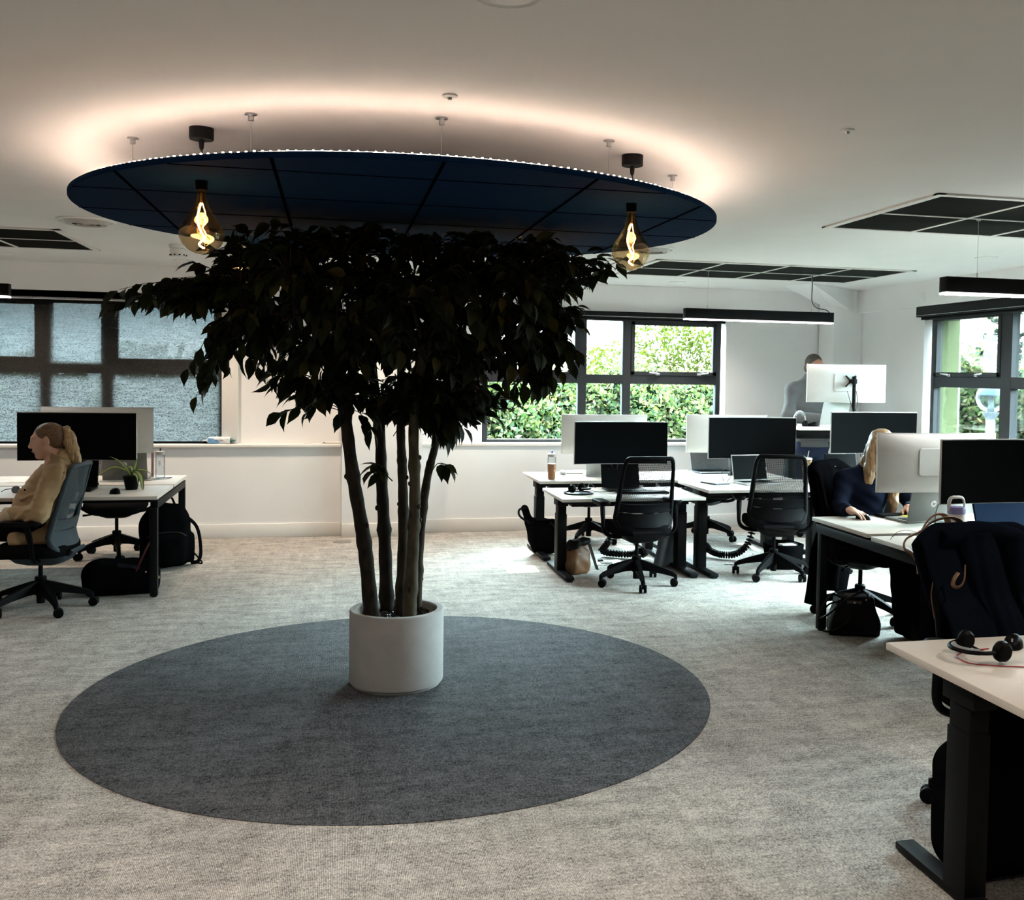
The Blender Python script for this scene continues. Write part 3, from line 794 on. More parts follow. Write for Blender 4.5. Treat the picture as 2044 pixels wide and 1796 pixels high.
def bulb_light(label, x, y, squash):
    t = thing('pendant_bulb', label, 'pendant light', (x, y, ZC), 0, 'amber teardrop bulbs around the canopy')
    m = MB(); m.lathe([(0, -0.045), (0.044, -0.045), (0.046, -0.042), (0.046, 0)], 32); m.lathe([(0.008, -0.045), (0.011, -0.05), (0.009, -0.075), (0.005, -0.085)], 12); m.build('ceiling_rose', M_BLACKM, t)
    m = MB(); m.tube(bez([(0, 0, -0.08), (0.004, 0, -0.11), (0.012, 0, -0.16), (0.004, 0, -0.20), (0, 0, -0.22)], 14), 0.0035, 8); m.build('flex', M_CABLE, t)
    m = MB(); m.lathe([(0, -0.196), (0.021, -0.197), (0.023, -0.2), (0.023, -0.238), (0.02, -0.242), (0, -0.242)], 28); m.build('lamp_holder', M_BLACK, t)
    prof = [(0.018, -0.24), (0.02, -0.262), (0.028, -0.30), (0.046, -0.335), (0.068, -0.37), (0.081, -0.40), (0.08, -0.425), (0.066, -0.452), (0.045, -0.474), (0.02, -0.486), (1e-4, -0.489)]
    m = MB(); rings = []
    for (r, z) in prof:
        k = min(1, max(0, (-z-0.3)/0.15))
        rings.append([(r*(1+squash*k*math.sin(2*a+0.6)+0.4*squash*k*math.sin(3*a))*math.cos(a), r*(1+squash*k*math.sin(2*a+0.6))*math.sin(a), z+squash*0.35*k*r*math.cos(a*2+1)) for a in [2*PI*i/36 for i in range(36)]])
    m.loft(rings, caps=False); m.build('glass_bulb', M_AMBER, t, smooth=180)
    m = MB()
    m.tube(bez([(0, 0, -0.285), (-0.012, 0, -0.33), (-0.014, 0.004, -0.365), (-0.002, 0.004, -0.40), (0.010, 0, -0.425), (-0.008, -0.004, -0.45), (0.004, 0, -0.462), (0.012, 0, -0.464)], 36), 0.0036, 7)
    m.build('filament', M_FIL, t)
    m = MB()
    m.tube(bez([(0.004, 0, -0.29), (0.014, 0.01, -0.33), (0.008, -0.01, -0.345), (0.016, 0.006, -0.365), (0.006, -0.006, -0.385), (0.016, 0.01, -0.41), (0.01, 0, -0.44)], 40), 0.0016, 6)
    m.build('filament', M_FIL, t)
    m = MB(); m.cyl((0, 0, -0.242), (0, 0, -0.29), 0.006, 10); m.build('stem', pm('bulb_stem', (0.7, 0.4, 0.15), rough=0.2, metal=0.8), t)
    l = bpy.data.lights.new('bulb_glow', 'POINT'); l.energy = 1.6; l.color = (1.0, 0.62, 0.3); l.shadow_soft_size = 0.03
    lo = bpy.data.objects.new('bulb_glow', l); COL.objects.link(lo); lo.location = (x, y, ZC-0.39)
bulb_light('amber teardrop bulb at the front left of the canopy, left of the leaves', -0.507, 4.24, 0.10)
bulb_light('amber teardrop bulb at the front right of the canopy, clear of the tree', 1.232, 4.2, 0.05)
bulb_light('amber bulb glinting through the leaves at the back left of the canopy', -0.507, 5.95, 0.08)
bulb_light('amber bulb glinting through the leaves at the back right of the canopy', 1.232, 5.95, 0.08)

# dark carpet disc under the tree
rug = MB(); rug.lathe([(0, 0), (1.546, 0), (1.546, 0.003), (1.543, 0.004), (0, 0.004)], 160)
ro = rug.build('round_rug', M_CARPETD); ro.location = (0.338, 5.12, 0.0); tag(ro, 'large round charcoal carpet inset under the potted tree', 'rug')
fb = MB(); fb.lathe([(0, 0), (0.085, 0), (0.085, 0.003), (0.07, 0.006), (0, 0.006)], 32)
fo = fb.build('floor_box', pm('grey_floor_cap', (0.2, 0.19, 0.17), rough=0.5)); fo.location = (0.086, 9.69, 0); tag(fo, 'small round grey floor cap near the pillar', 'floor cap')

# ------------------------------------------------------------------ outside
gnd = MB(); gnd.box((0, 30, -3.8), (160, 120, 0.2))
struct(gnd.build('ground', pm('rough_grass', (0.003, 0.006, 0.002), rough=1.0, spec=0.0, var=0.3, vscale=2.0), smooth=0), 'grass below the office windows', 'ground')
LEAF_Y = leaf_mat('sunlit_leaf', [(0.0092, 0.0152, 0.0028), (0.0162, 0.0213, 0.0042), (0.0266, 0.0277, 0.0065), (0.0115, 0.0180, 0.0046), (0.0323, 0.0300, 0.0127)], 0.5, 0.9, 0.0)
LEAF_G = leaf_mat('hedge_leaf', [(0.0046, 0.0104, 0.0042), (0.0081, 0.0152, 0.0058), (0.0143, 0.0222, 0.0074), (0.0055, 0.0120, 0.0069), (0.0197, 0.0259, 0.0120)], 0.42, 0.9, 0.0)
LEAF_H = leaf_mat('mixed_leaf', [(0.018, 0.034, 0.014), (0.034, 0.050, 0.019), (0.058, 0.068, 0.024), (0.022, 0.042, 0.026), (0.078, 0.074, 0.034), (0.036, 0.058, 0.042), (0.10, 0.088, 0.048)], 0.45, 0.9, 0.0)
LEAF_B = leaf_mat('blue_conifer', [(0.0110, 0.0207, 0.0181), (0.0152, 0.0261, 0.0226), (0.0220, 0.0330, 0.0275)], 0.25, 0.9, 0.0)
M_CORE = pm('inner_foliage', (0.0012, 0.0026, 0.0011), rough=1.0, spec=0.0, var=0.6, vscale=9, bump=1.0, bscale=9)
M_BARK = pm('bark', (0.09, 0.065, 0.045), rough=0.9, var=0.3, bump=0.4, bscale=60, stretch=(1, 1, 0.3))
def leaf_quads(mb, pts, size, rg):
    k = len(pts)
    for p in pts:
        d = Vector(rg.normal(size=3)); d.normalize(); e = d.orthogonal().normalized(); e = Matrix.Rotation(rg.uniform(0, 6.28), 3, d) @ e
        s = size*rg.uniform(0.6, 1.35); q = d.cross(e); p = Vector(p)
        a = p-e*s*0.5; b = p+q*s*0.28+d*s*0.08; c = p+e*s*0.5; f = p-q*s*0.28+d*s*0.08
        mb.add([a, b, c, f], [(0, 1, 2), (0, 2, 3)])
def blob_pts(n, c, r, rg, surf=0.75):
    v = rg.normal(size=(n, 3)); v /= np.linalg.norm(v, axis=1)[:, None]
    rad = np.where(rg.uniform(size=n) < surf, rg.uniform(0.82, 1.05, n), rg.uniform(0.2, 0.85, n))
    return v*rad[:, None]*np.array(r)+np.array(c)
def out_tree(label, name, cat, x, y, blobs, n, size, mat, seed, trunk=True, branches=0, group=None, core=0.0):
    """a tree or hedge standing at x, y on the ground outside; blobs are (dx, dy, z, rx, ry, rz)"""
    rg = np.random.RandomState(seed); t = thing(name, label, cat, (x, y, -3.7), 0, group)
    tot = sum(b[3]*b[5]+b[4]*b[5] for b in blobs); mb = MB()
    for b in blobs:
        mb.sphere((b[0], b[1], b[2]+3.7), 1.0, 18, sc=(b[3]*core, b[4]*core, b[5]*core), mi=1) if core else None
        k = int(n*(b[3]*b[5]+b[4]*b[5])/tot)
        pts = blob_pts(k, (b[0], b[1], b[2]+3.7), b[3:6], rg)
        pts = pts[pts[:, 2] > 0.1]
        # leaves gather in sprays
        pts = pts+0.10*np.array(b[3:6])*np.sin(pts[:, [1, 2, 0]]*rg.uniform(2, 4)+rg.uniform(0, 6, 3))
        leaf_quads(mb, pts, size, rg)
    mb.build('foliage', [mat, M_CORE], t, smooth=0)
    tb = MB()
    if trunk:
        top = max(b[2] for b in blobs)+3.7
        tb.tube(bez([(0, 0, 0), (0.05, 0.03, top*0.4), (-0.04, 0, top*0.95)], 8), [0.14-0.011*i for i in range(9)], 8)
        for i in range(branches):
            b = blobs[i % len(blobs)]; z0 = top*rg.uniform(0.35, 0.8)
            tip = (b[0]+rg.uniform(-.7, .7)*b[3], b[1]+rg.uniform(-.7, .7)*b[4], b[2]+3.7+rg.uniform(-.2, .85)*b[5])
            mid = ((tip[0])*0.45, tip[1]*0.45, z0+(tip[2]-z0)*0.35)
            tb.tube(bez([(0, 0, z0), mid, tip], 6), [0.05, 0.042, 0.034, 0.027, 0.02, 0.014, 0.008], 5)
        tb.build('trunk', M_BARK, t)
    return t

def out_hedge(label, c, tang, L, z1, n, size, mats, seed, zlow=-1.2):
    """clipped row of bushes: a bumpy solid core wrapped in leaves"""
    rg = np.random.RandomState(seed); t = thing('hedge', label, 'hedge', (c[0], c[1], -3.7)); tx, ty = Vector(tang).normalized(); nx, ny = ty, -tx
    if nx*c[0]+ny*c[1] > 0: nx, ny = -nx, -ny
    def top(s): return z1+3.7+.16*math.sin(s*1.9+seed)+.10*math.sin(s*4.3)+.06*math.sin(s*9.1)
    def dep(s, z): return .55+.22*math.sin(s*2.3+z*1.3)+.16*math.sin(s*5.1-z*3.1)+.10*math.sin(s*9.7+z*7.3)
    def pt(s, z, off):
        h = top(s); f = min(1, max(0, (h-z)/.7)); d = (dep(s, z)+off)*math.sqrt(f*(2-f)) if f < 1 else dep(s, z)+off
        return (s*tx+d*nx, s*ty+d*ny, z)
    m = MB(); ns, nz_ = 90, 26; vs = []; 
    for i in range(ns+1):
        s = -L/2+L*i/ns; h = top(s)-.12
        col = [pt(s, h*j/nz_, -.16) for j in range(nz_+1)]; m_ = [(-p[0]+2*s*tx, -p[1]+2*s*ty, p[2]) for p in reversed(col)]
        vs += col+m_
    k = 2*(nz_+1)
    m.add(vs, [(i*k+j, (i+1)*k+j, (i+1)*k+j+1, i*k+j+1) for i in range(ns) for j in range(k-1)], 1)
    lm = MB()
    P_ = []
    for _ in range(n):
        s = rg.uniform(-L/2, L/2); h = top(s); z = h-abs(rg.normal())*.03-(h-(zlow+3.7))*rg.uniform()**1.3; P_.append(pt(s, max(.2, z), rg.normal()*.09-.03))
    leaf_quads(m, P_, size, rg)
    for q in range(int(n*.05)):
        s = rg.uniform(-L/2, L/2); leaf_quads(m, [(s*tx+rg.normal()*.2, s*ty+rg.normal()*.2, top(s)+abs(rg.normal())*.16)], size, rg)
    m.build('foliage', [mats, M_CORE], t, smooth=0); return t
# hedges and trees seen through the clear windows
out_hedge('long leafy hedge beyond the clear back window', (5.6, 20.5), (1, 0), 13.5, 1.55, 30000, 0.125, LEAF_H, 1)
out_tree('tall loose sunlit tree above the hedge in the right part of the back window', 'tree', 'tree', 7.7, 23.5,
         [(-1.0, 0, 1.7, 0.9, 0.8, 0.8), (0, 0, 2.1, 0.9, 0.8, 0.95), (0.7, 0, 2.5, 0.8, 0.7, 0.8), (1.2, 0, 1.8, 0.9, 0.7, 0.9), (-.3, .2, 1.0, 1.6, .8, .9)], 5200, 0.11, LEAF_Y, 2, branches=16)
out_tree('small tree just showing above the transom of the middle pane', 'tree', 'tree', 5.55, 25.2, [(1.0, 0, 1.75, 0.5, 0.5, 0.55), (0.8, 0, 1.2, 0.8, 0.6, 0.6)], 1500, 0.11, LEAF_Y, 3, branches=6)
out_hedge('green hedge outside the right window behind the globe lamp', (11.9, 15.6), (.82, -.57), 9.0, 1.75, 26000, 0.105, LEAF_H, 4)
# blue-green conifer with tiered sprays
rg = np.random.RandomState(11); cf = thing('conifer', 'blue green conifer rising against the sky beyond the right window', 'tree', (13.4, 18.3, -3.7))
mb = MB(); tb = MB(); tb.tube([(0, 0, 0), (0, 0, 3.5), (0.05, 0, 7.0)], [0.14, 0.09, 0.015], 8)
for k in range(46):
    z = 2.6+4.2*(k/46); L = (7.4-z)*0.36*rg.uniform(0.7, 1.2); a = k*2.4+rg.uniform(-.3, .3)
    tip = Vector((L*math.cos(a), L*math.sin(a), z+0.30*L)); st = Vector((0, 0, z-0.1))
    tb.tube([st, st.lerp(tip, .5)+Vector((0, 0, -.05)), tip], [0.025, 0.016, 0.006], 5)
    for j in range(34):
        f = rg.uniform(0.2, 1.05); p = st.lerp(tip, f)+Vector(rg.normal(size=3))*0.05*(1.3-f)
        leaf_quads(mb, [p], 0.13, rg)
mb.build('foliage', LEAF_B, cf, smooth=0); tb.build('trunk', M_BARK, cf)
for lab, x, y, s in (('rounded tree showing dimly through the left blind beside the leaves', -3.9, 25.5, 1.0), ('smaller rounded tree showing dimly through the left blind behind the mullion', -6.6, 26, 0.7)):
    out_tree(lab, 'tree', 'tree', x, y, [(-.5*s, 0, 1.2, .8*s, .7, 1.1*s), (.55*s, 0, 1.0, .9*s, .7, 1.1*s), (0, 0, -.3, 1.6*s, .9, 1.6)], 2600, 0.2, LEAF_G, 20+int(s*10), branches=4, group='trees behind the blind')
out_hedge('low hedge far beyond the left blind', (-5.0, 28.0), (1, 0), 16, 1.0, 7000, 0.25, LEAF_H, 30)

# globe street lamp
sl = thing('street_lamp', 'street lamp with a clear globe on a pale post outside the right window', 'street lamp', (8.82, 12.3, -3.7))
M_POST = pm('pale_post', (0.09, 0.10, 0.115), rough=0.6, spec=0.05, var=0.04)
m = MB(); m.cyl((0, 0, 0), (0, 0, 4.78), 0.062, 16); m.lathe([(0.062, 4.76), (0.10, 4.83), (0.12, 4.86), (0, 4.86)], 18); m.build('post', M_POST, sl)
m = MB(); m.sphere((0, 0, 5.06), 0.20, 28, sc=(1, 1, 1)); m.build('globe', thin_glass('globe_glass', (0.78, 0.86, 0.92), 0.0, 0.6), sl)
m = MB(); m.lathe([(0.0, 5.25), (0.10, 5.235), (0.165, 5.17), (0.19, 5.10), (0.187, 5.095), (0.16, 5.16), (0.09, 5.22), (0, 5.235)], 24); m.build('reflector', pm('blue_reflector', (0.02, 0.04, 0.09), rough=0.6, spec=0.05, var=0.05), sl)
m = MB(); m.cyl((0, 0, 4.86), (0, 0, 4.93), 0.05, 12); m.cyl((0, 0, 4.93), (0, 0, 5.10), 0.035, 12, r2=0.045); m.build('lamp_unit', pm('grey_lamp', (0.10, 0.10, 0.09), rough=0.5), sl)

# ------------------------------------------------------------------ planter and ficus
PX, PY = 0.322, 5.235
pl = thing('planter', 'round grey concrete planter on the charcoal carpet circle', 'planter', (PX, PY, 0.004))
m = MB(); m.lathe([(0, 0), (0.222, 0), (0.226, 0.006), (0.226, 0.016), (0.236, 0.018), (0.238, 0.03), (0.238, 0.375), (0.233, 0.385), (0.205, 0.385), (0.200, 0.378), (0.198, 0.33), (0, 0.33)], 72)
m.build('pot', pm('concrete', (0.44, 0.44, 0.435), rough=0.85, var=0.06, vscale=12, bump=0.35, bscale=90, spec=0.15), pl)
rg = np.random.RandomState(3); m = MB()
for i in range(620):
    r = 0.193*math.sqrt(rg.uniform()); a = rg.uniform(0, 6.28); s = rg.uniform(0.006, 0.011)
    Tm = Matrix.Translation((r*math.cos(a), r*math.sin(a), 0.334+rg.uniform(0, 0.012))) @ Euler(rg.uniform(0, 3, 3)).to_matrix().to_4x4()
    bm = bmesh.new(); bmesh.ops.create_icosphere(bm, subdivisions=1, radius=s)
    for v in bm.verts: v.co = Vector((v.co.x*1.3, v.co.y, v.co.z*0.7))
    bm.verts.index_update(); m.add([v.co[:] for v in bm.verts], [[v.index for v in f.verts] for f in bm.faces], 0, Tm); bm.free()
stuff(m.build('pebbles', pm('dark_pebbles', (0.022, 0.02, 0.02), rough=0.22, var=0.4, vscale=90, spec=0.6), pl, smooth=60))

fic = thing('ficus_tree', 'tall fig tree with five stems and dense dark leaves in the grey planter', 'tree', (PX, PY, 0.34))
O = Vector((PX, PY, 0.34))
TR = {'A': [(0.195, 5.13, 0.33), (0.155, 5.13, 0.728), (0.096, 5.12, 1.078), (0.053, 5.11, 1.4), (0.0, 5.08, 1.75)],
      'B': [(0.279, 5.36, 0.33), (0.264, 5.36, 0.713), (0.246, 5.37, 1.028), (0.234, 5.40, 1.289), (0.18, 5.5, 1.75)],
      'C': [(0.340, 5.25, 0.33), (0.352, 5.25, 0.78), (0.344, 5.25, 1.09), (0.334, 5.25, 1.321), (0.33, 5.22, 1.85)],
      'D': [(0.377, 5.12, 0.33), (0.391, 5.12, 0.699), (0.398, 5.11, 1.001), (0.39, 5.10, 1.378), (0.44, 5.0, 1.8)],
      'E': [(0.430, 5.33, 0.33), (0.443, 5.33, 0.713), (0.476, 5.33, 1.029), (0.526, 5.34, 1.239), (0.64, 5.38, 1.7)]}
TRr = {'A': 0.036, 'B': 0.034, 'C': 0.027, 'D': 0.031, 'E': 0.024}
def trunk_mat(name, c1, c2):
    m = bpy.data.materials.new(name); m.use_nodes = True; t = m.node_tree; b = t.nodes['Principled BSDF']
    tcn = N('ShaderNodeTexCoord', t); mpn = N('ShaderNodeMapping', t); mpn.inputs['Scale'].default_value = (1, 1, 0.45); t.links.new(tcn.outputs['Object'], mpn.inputs[0])
    n1 = N('ShaderNodeTexNoise', t); n1.inputs['Scale'].default_value = 28; n1.inputs['Detail'].default_value = 6; t.links.new(mpn.outputs[0], n1.inputs['Vector'])
    vo = N('ShaderNodeTexVoronoi', t); vo.inputs['Scale'].default_value = 17; t.links.new(mpn.outputs[0], vo.inputs['Vector'])
    spots = ramp(t, vo.outputs['Distance'], [(0.10, (0.25, 0.2, 0.18)), (0.24, (1, 1, 1))])
    c = ramp(t, n1.outputs[0], [(0.35, c1), (0.65, c2)])
    t.links.new(mixc(t, 1.0, c, spots, 'MULTIPLY'), b.inputs['Base Color']); b.inputs['Roughness'].default_value = 0.75; b.inputs['Specular IOR Level'].default_value = 0.25
    bp = N('ShaderNodeBump', t); bp.inputs['Strength'].default_value = 0.5; bp.inputs['Distance'].default_value = 0.004; t.links.new(n1.outputs[0], bp.inputs['Height']); t.links.new(bp.outputs[0], b.inputs['Normal'])
    return m
M_TRD = trunk_mat('dark_trunk_bark', (0.0088, 0.0072, 0.0050), (0.0248, 0.0193, 0.0121))
M_TRM = trunk_mat('brown_trunk_bark', (0.0165, 0.0138, 0.0088), (0.0413, 0.0330, 0.0209))
M_TRL = trunk_mat('pale_trunk_bark', (0.0495, 0.0429, 0.0275), (0.0935, 0.0825, 0.0550))
for k, pts in TR.items():
    P = bez([Vector(p)-O for p in pts], 34); rg = np.random.RandomState(ord(k)); r0 = TRr[k]; rs = []
    for i in range(35):
        z = i/34; r = r0*(1.06-0.36*z)
        rs.append(r*(1+0.05*math.sin(i*1.7+ord(k))+(0.20 if i % 8 == (ord(k) % 8) else 0)))
    m = MB(); m.tube(P, rs, 14)
    for j in range(4):
        i = rg.randint(3, 22); a = rg.uniform(-0.4, 3.5); q = P[i]
        m.sphere(q+Vector((math.cos(a)*r0*0.9, -abs(math.sin(a))*r0*0.9, 0)), r0*0.33, 10, sc=(1, 1, 1.3))
    m.build('trunk', {'A': M_TRD, 'B': M_TRD, 'C': M_TRM, 'D': M_TRL, 'E': M_TRM}[k], fic, smooth=180)

POLY = [(-0.926, 1.911), (-0.843, 2.008), (-0.71, 2.031), (-0.683, 2.096), (-0.575, 2.148), (-0.462, 2.27), (-0.347, 2.305), (-0.161, 2.31), (0.076, 2.31), (0.442, 2.31), (0.821, 2.31), (1.107, 2.31), (1.202, 2.27), (1.391, 2.20), (1.30, 2.087), (1.21, 1.981), (1.21, 1.851), (1.21, 1.72), (1.17, 1.63), (1.08, 1.52), (0.98, 1.55), (0.84, 1.48), (0.78, 1.37), (0.65, 1.36), (0.592, 1.30), (0.529, 1.29), (0.453, 1.33), (0.328, 1.38), (0.181, 1.34), (0.083, 1.42), (-0.062, 1.45), (-0.17, 1.40), (-0.25, 1.46), (-0.33, 1.60), (-0.48, 1.65), (-0.55, 1.57), (-0.62, 1.50), (-0.63, 1.60), (-0.56, 1.70), (-0.56, 1.802), (-0.58, 1.873), (-0.74, 1.90)]
def inpoly(x, z):
    c = False; j = len(POLY)-1
    for i in range(len(POLY)):
        xi, zi = POLY[i]; xj, zj = POLY[j]
        if (zi > z) != (zj > z) and x < (xj-xi)*(z-zi)/(zj-zi)+xi: c = not c
        j = i
    return c
def edist(x, z):
    d = 9
    for i in range(len(POLY)):
        a = Vector(POLY[i-1]); b = Vector(POLY[i]); p = Vector((x, z)); ab = b-a
        t = max(0, min(1, (p-a).dot(ab)/max(ab.length_squared, 1e-9))); d = min(d, (p-a-ab*t).length)
    return d
rg = np.random.RandomState(42)
tw = []
while len(tw) < 830:
    x, z = rg.uniform(-0.95, 1.42), rg.uniform(1.25, 2.31)
    if not inpoly(x, z): continue
    dp = min(0.74, 0.10+1.35*edist(x, z))
    y = 5.16+dp*(rg.uniform(-1, 1))
    tw.append(Vector((x, y, min(z, 2.29))))
tw += [Vector(p) for p in ((-1.00, 5.1, 1.88), (-0.95, 5.0, 1.95), (1.46, 5.1, 2.20), (-0.93, 5.1, 1.90), (-0.86, 5.0, 1.93), (-0.82, 5.15, 2.0), (-0.74, 5.1, 2.02), (1.40, 5.1, 2.20), (1.33, 5.0, 2.19), (1.25, 5.2, 2.1), (1.21, 5.1, 1.72), (-0.63, 5.1, 1.47), (-0.58, 5.0, 1.5), (-0.24, 5.0, 1.40), (-0.66, 5.05, 1.60), (0.62, 5.0, 1.33), (0.54, 5.1, 1.27), (0.22, 5.30, 1.12), (0.20, 5.3, 1.08), (0.58, 5.25, 1.10), (0.19, 5.0, 1.3), (1.02, 5.0, 1.55), (1.07, 5.1, 1.53), (1.0, 5.15, 1.55), (1.13, 5.1, 1.62), (0.86, 5.1, 1.47), (0.93, 5.0, 1.55), (1.2, 5.05, 1.85), (1.22, 5.15, 1.95), (1.1, 5.2, 1.6), (0.78, 5.05, 1.38), (-0.42, 5.1, 1.66), (-0.12, 5.0, 1.40), (0.05, 5.1, 1.40))]
heads = [Vector(v[4]) for v in TR.values()]; nodes = []
for h in heads:
    for k in range(9):
        a = k*2.4+h.x*9; nodes.append((h, h+Vector((0.42*math.cos(a), 0.36*math.sin(a), 0.12+0.05*(k % 4)))))
bm_ = MB(); lf = MB()
for h, n_ in nodes:
    if n_.z > 2.25: n_.z = 2.25
    bm_.tube([h-O-Vector((0, 0, 0.15)), (h+n_)/2-O+Vector((0, 0, 0.05)), n_-O], [0.013, 0.010, 0.006], 6)
allp = [n_ for _, n_ in nodes]+[Vector(p) for v in TR.values() for p in v[2:]]
def leaf(p, d, up, L, w):
    """pointed oval leaf folded along its midrib, growing from p along d"""
    d = d.normalized(); s = d.cross(up)
    if s.length < 1e-4: s = d.orthogonal()
    s.normalize(); n = s.cross(d)
    st = [(0.0, 0.0, 0), (0.06, 0.02, 0), (0.28, 0.82, .02), (0.50, 1.0, .0), (0.72, 0.68, -.05), (0.88, 0.22, -.11), (1.0, 0.02, -.18)]
    vs = []; fs = []
    for i, (t, ww, dr) in enumerate(st):
        c = p+d*(L*t)+n*(L*dr); e = s*(w*ww/2); f = n*(w*0.16*ww)
        vs += [c-e+f, c, c+e+f]
    for i in range(len(st)-1):
        a = 3*i; fs += [(a, a+1, a+4, a+3), (a+1, a+2, a+5, a+4)]
    lf.add(vs, fs)
for q in tw:
    o = min(allp, key=lambda a: (a-q).length+0.4*max(0, a.z-q.z)*(q.z > 1.3))
    v = q-o
    if v.length < 0.10: v = Vector((q.x-0.33, q.y-5.16, 0.05)); v.normalize(); v *= 0.14; o = q-v
    if v.length > 0.5 and rg.uniform() < 0.6: o = q-v*(0.34/v.length); v = q-o
    mid = o+v*0.5+Vector((0, 0, 0.05+0.02*rg.normal()))
    P = bez([o, mid, q], 8); bm_.tube([p-O for p in P], [0.0032-0.0002*i for i in range(9)], 4)
    nl = rg.randint(5, 8)
    for k in range(nl):
        t = 0.40+0.6*(k+1)/nl; i = min(7, int(t*8)); p = P[i].lerp(P[i+1], t*8-i); dr = (P[min(8, i+1)]-P[max(0, i-1)]).normalized()
        side = dr.cross(Vector((0, 0, 1)))
        if side.length < 1e-3: side = Vector((1, 0, 0))
        side.normalize()
        dd = dr*0.55+side*(0.85 if k % 2 else -0.85)+Vector((0, 0, -0.55))+Vector(rg.normal(size=3))*0.35
        if k == nl-1: dd = dr+Vector((0, 0, -0.6))
        L = rg.uniform(0.078, 0.122)
        if p.z+max(0, dd.normalized().z)*L > 2.32: dd.z = -abs(dd.z)
        leaf(p-O, dd, Vector((0, 0, 1))+Vector(rg.normal(size=3))*0.45, L, L*rg.uniform(0.42, 0.55))
bm_.build('branches', M_TRD, fic)
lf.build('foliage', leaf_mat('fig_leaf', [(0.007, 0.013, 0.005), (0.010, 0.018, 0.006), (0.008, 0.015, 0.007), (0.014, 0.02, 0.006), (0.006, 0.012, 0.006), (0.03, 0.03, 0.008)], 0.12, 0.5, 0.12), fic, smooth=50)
# ------------------------------------------------------------------ office furniture
M_TOP = pm('pale_oak_laminate', (0.60, 0.555, 0.50), rough=0.42, var=0.025, vscale=14, stretch=(0.6, 5, 5), spec=0.35)
M_EDGE = pm('desk_edge_band', (0.47, 0.43, 0.385), rough=0.5, var=0.03)
M_SLATE = pm('slate_plastic', (0.04, 0.055, 0.066), rough=0.55, var=0.05, spec=0.15)
M_SEATF = pm('black_seat_fabric', (0.006, 0.006, 0.0065), rough=0.9, var=0.15, vscale=400, bump=0.2, bscale=900, spec=0.0)
M_MESHB = mesh_mat('black_chair_mesh', (0.005, 0.005, 0.0055), 0.0075, 0.76)
M_MESHG = mesh_mat('grey_chair_mesh', (0.06, 0.075, 0.085), 0.006, 0.80)

def desktop(m, x0, x1, y0, y1, z, th=0.025):
    m.box(((x0+x1)/2, (y0+y1)/2, z-th/2), (x1-x0, y1-y0, th), 0.003, 2)

def bench_desk(label, x0, x1, y0, ya, yb, y1, z, shift=0.0, inset=(.12, .10)):
    """two facing tops on one black steel frame: near top y0..ya, far top yb..y1"""
    t = thing('bench_desk', label, 'desk', ((x0+x1)/2, (y0+y1)/2, 0), 0, 'pale topped bench desks on black frames'); cx, cyy = (x0+x1)/2, (y0+y1)/2
    for a, b, sx in ((y0, ya, shift), (yb, y1, 0.0)):
        m = MB(); desktop(m, x0-cx+sx, x1-cx, a-cyy, b-cyy, z); m.build('tabletop', M_TOP, t)
    zt = z-0.025-0.012
    for xe in (x0+0.03, x1-0.03):
        for ye in (y0+inset[0], y1-inset[1]):
            m = MB(); m.box((xe-cx, ye-cyy, (zt-0.05)/2+0.004), (0.05, 0.05, zt-0.05-0.008), 0.004)
            m.lathe([(0, 0), (0.018, 0), (0.018, 0.01), (0, 0.01)], 12, Matrix.Translation((xe-cx, ye-cyy, 0)))
            m.build('leg', M_BLACKM, t)
        m = MB(); m.box((xe-cx, (y0+y1)/2-cyy, zt-0.028), (0.05, (y1-y0)-0.10, 0.055), 0.004); m.build('side_rail', M_BLACKM, t)
    for ye in (ya-0.12, yb+0.12):
        m = MB(); m.box((0, ye-cyy, zt-0.03), ((x1-x0)-0.1, 0.04, 0.04), 0.003); m.build('beam', M_BLACKM, t)
    m = MB(); m.box((0, (ya+yb)/2-cyy, z-0.09), ((x1-x0)-0.3, 0.16, 0.07), 0.004); m.build('cable_tray', M_BLACKM, t)
    return t
def lift_desk(label, x0, x1, y0, y1, z, cut=True):
    t = thing('standing_desk', label, 'desk', ((x0+x1)/2, (y0+y1)/2, 0), 0, 'height adjustable desks'); cx, cyy = (x0+x1)/2, (y0+y1)/2
    L, D = x1-x0, y1-y0
    m = MB(); desktop(m, -L/2, L/2, -D/2, D/2, z); m.build('tabletop', M_TOP, t)
    zt = z-0.025
    for s in (-1, 1):
        xl = s*(L/2-0.075)
        m = MB(); m.box((xl, 0.0, (0.03+zt*0.78)/2), (0.075, 0.115, zt*0.78-0.03), 0.004); m.box((xl, 0, zt*0.82), (0.066, 0.105, zt*0.2), 0.003); m.box((xl, 0, zt*0.91), (0.058, 0.096, zt*0.17), 0.003)
        m.box((xl, 0, zt-0.035), (0.085, 0.16, 0.07), 0.004)
        lg = m.build('leg', M_BLACKM, t)
        m = MB(); m.box((xl, 0, 0.022), (0.07, D*0.93, 0.028), 0.006); m.box((xl, D*0.44, 0.005), (0.04, 0.05, 0.01)); m.box((xl, -D*0.44, 0.005), (0.04, 0.05, 0.01)); m.build('foot', M_BLACKM, lg)
    m = MB(); m.box((0, D*0.12, zt-0.03), (L-0.2, 0.05, 0.04), 0.003); m.box((0, -D*0.12, zt-0.03), (L-0.2, 0.05, 0.04), 0.003); m.build('cross_frame', M_BLACKM, t)
    m = MB(); m.box((0, 0.26*D, zt-0.075), (L*0.66, 0.13, 0.06), 0.004); m.build('cable_tray', M_BLACKM, t)
    m = MB(); m.box((L*0.22, -D*0.1, zt-0.04), (0.2, 0.12, 0.05), 0.006); m.build('control_box', M_BLACK, t)
    return t

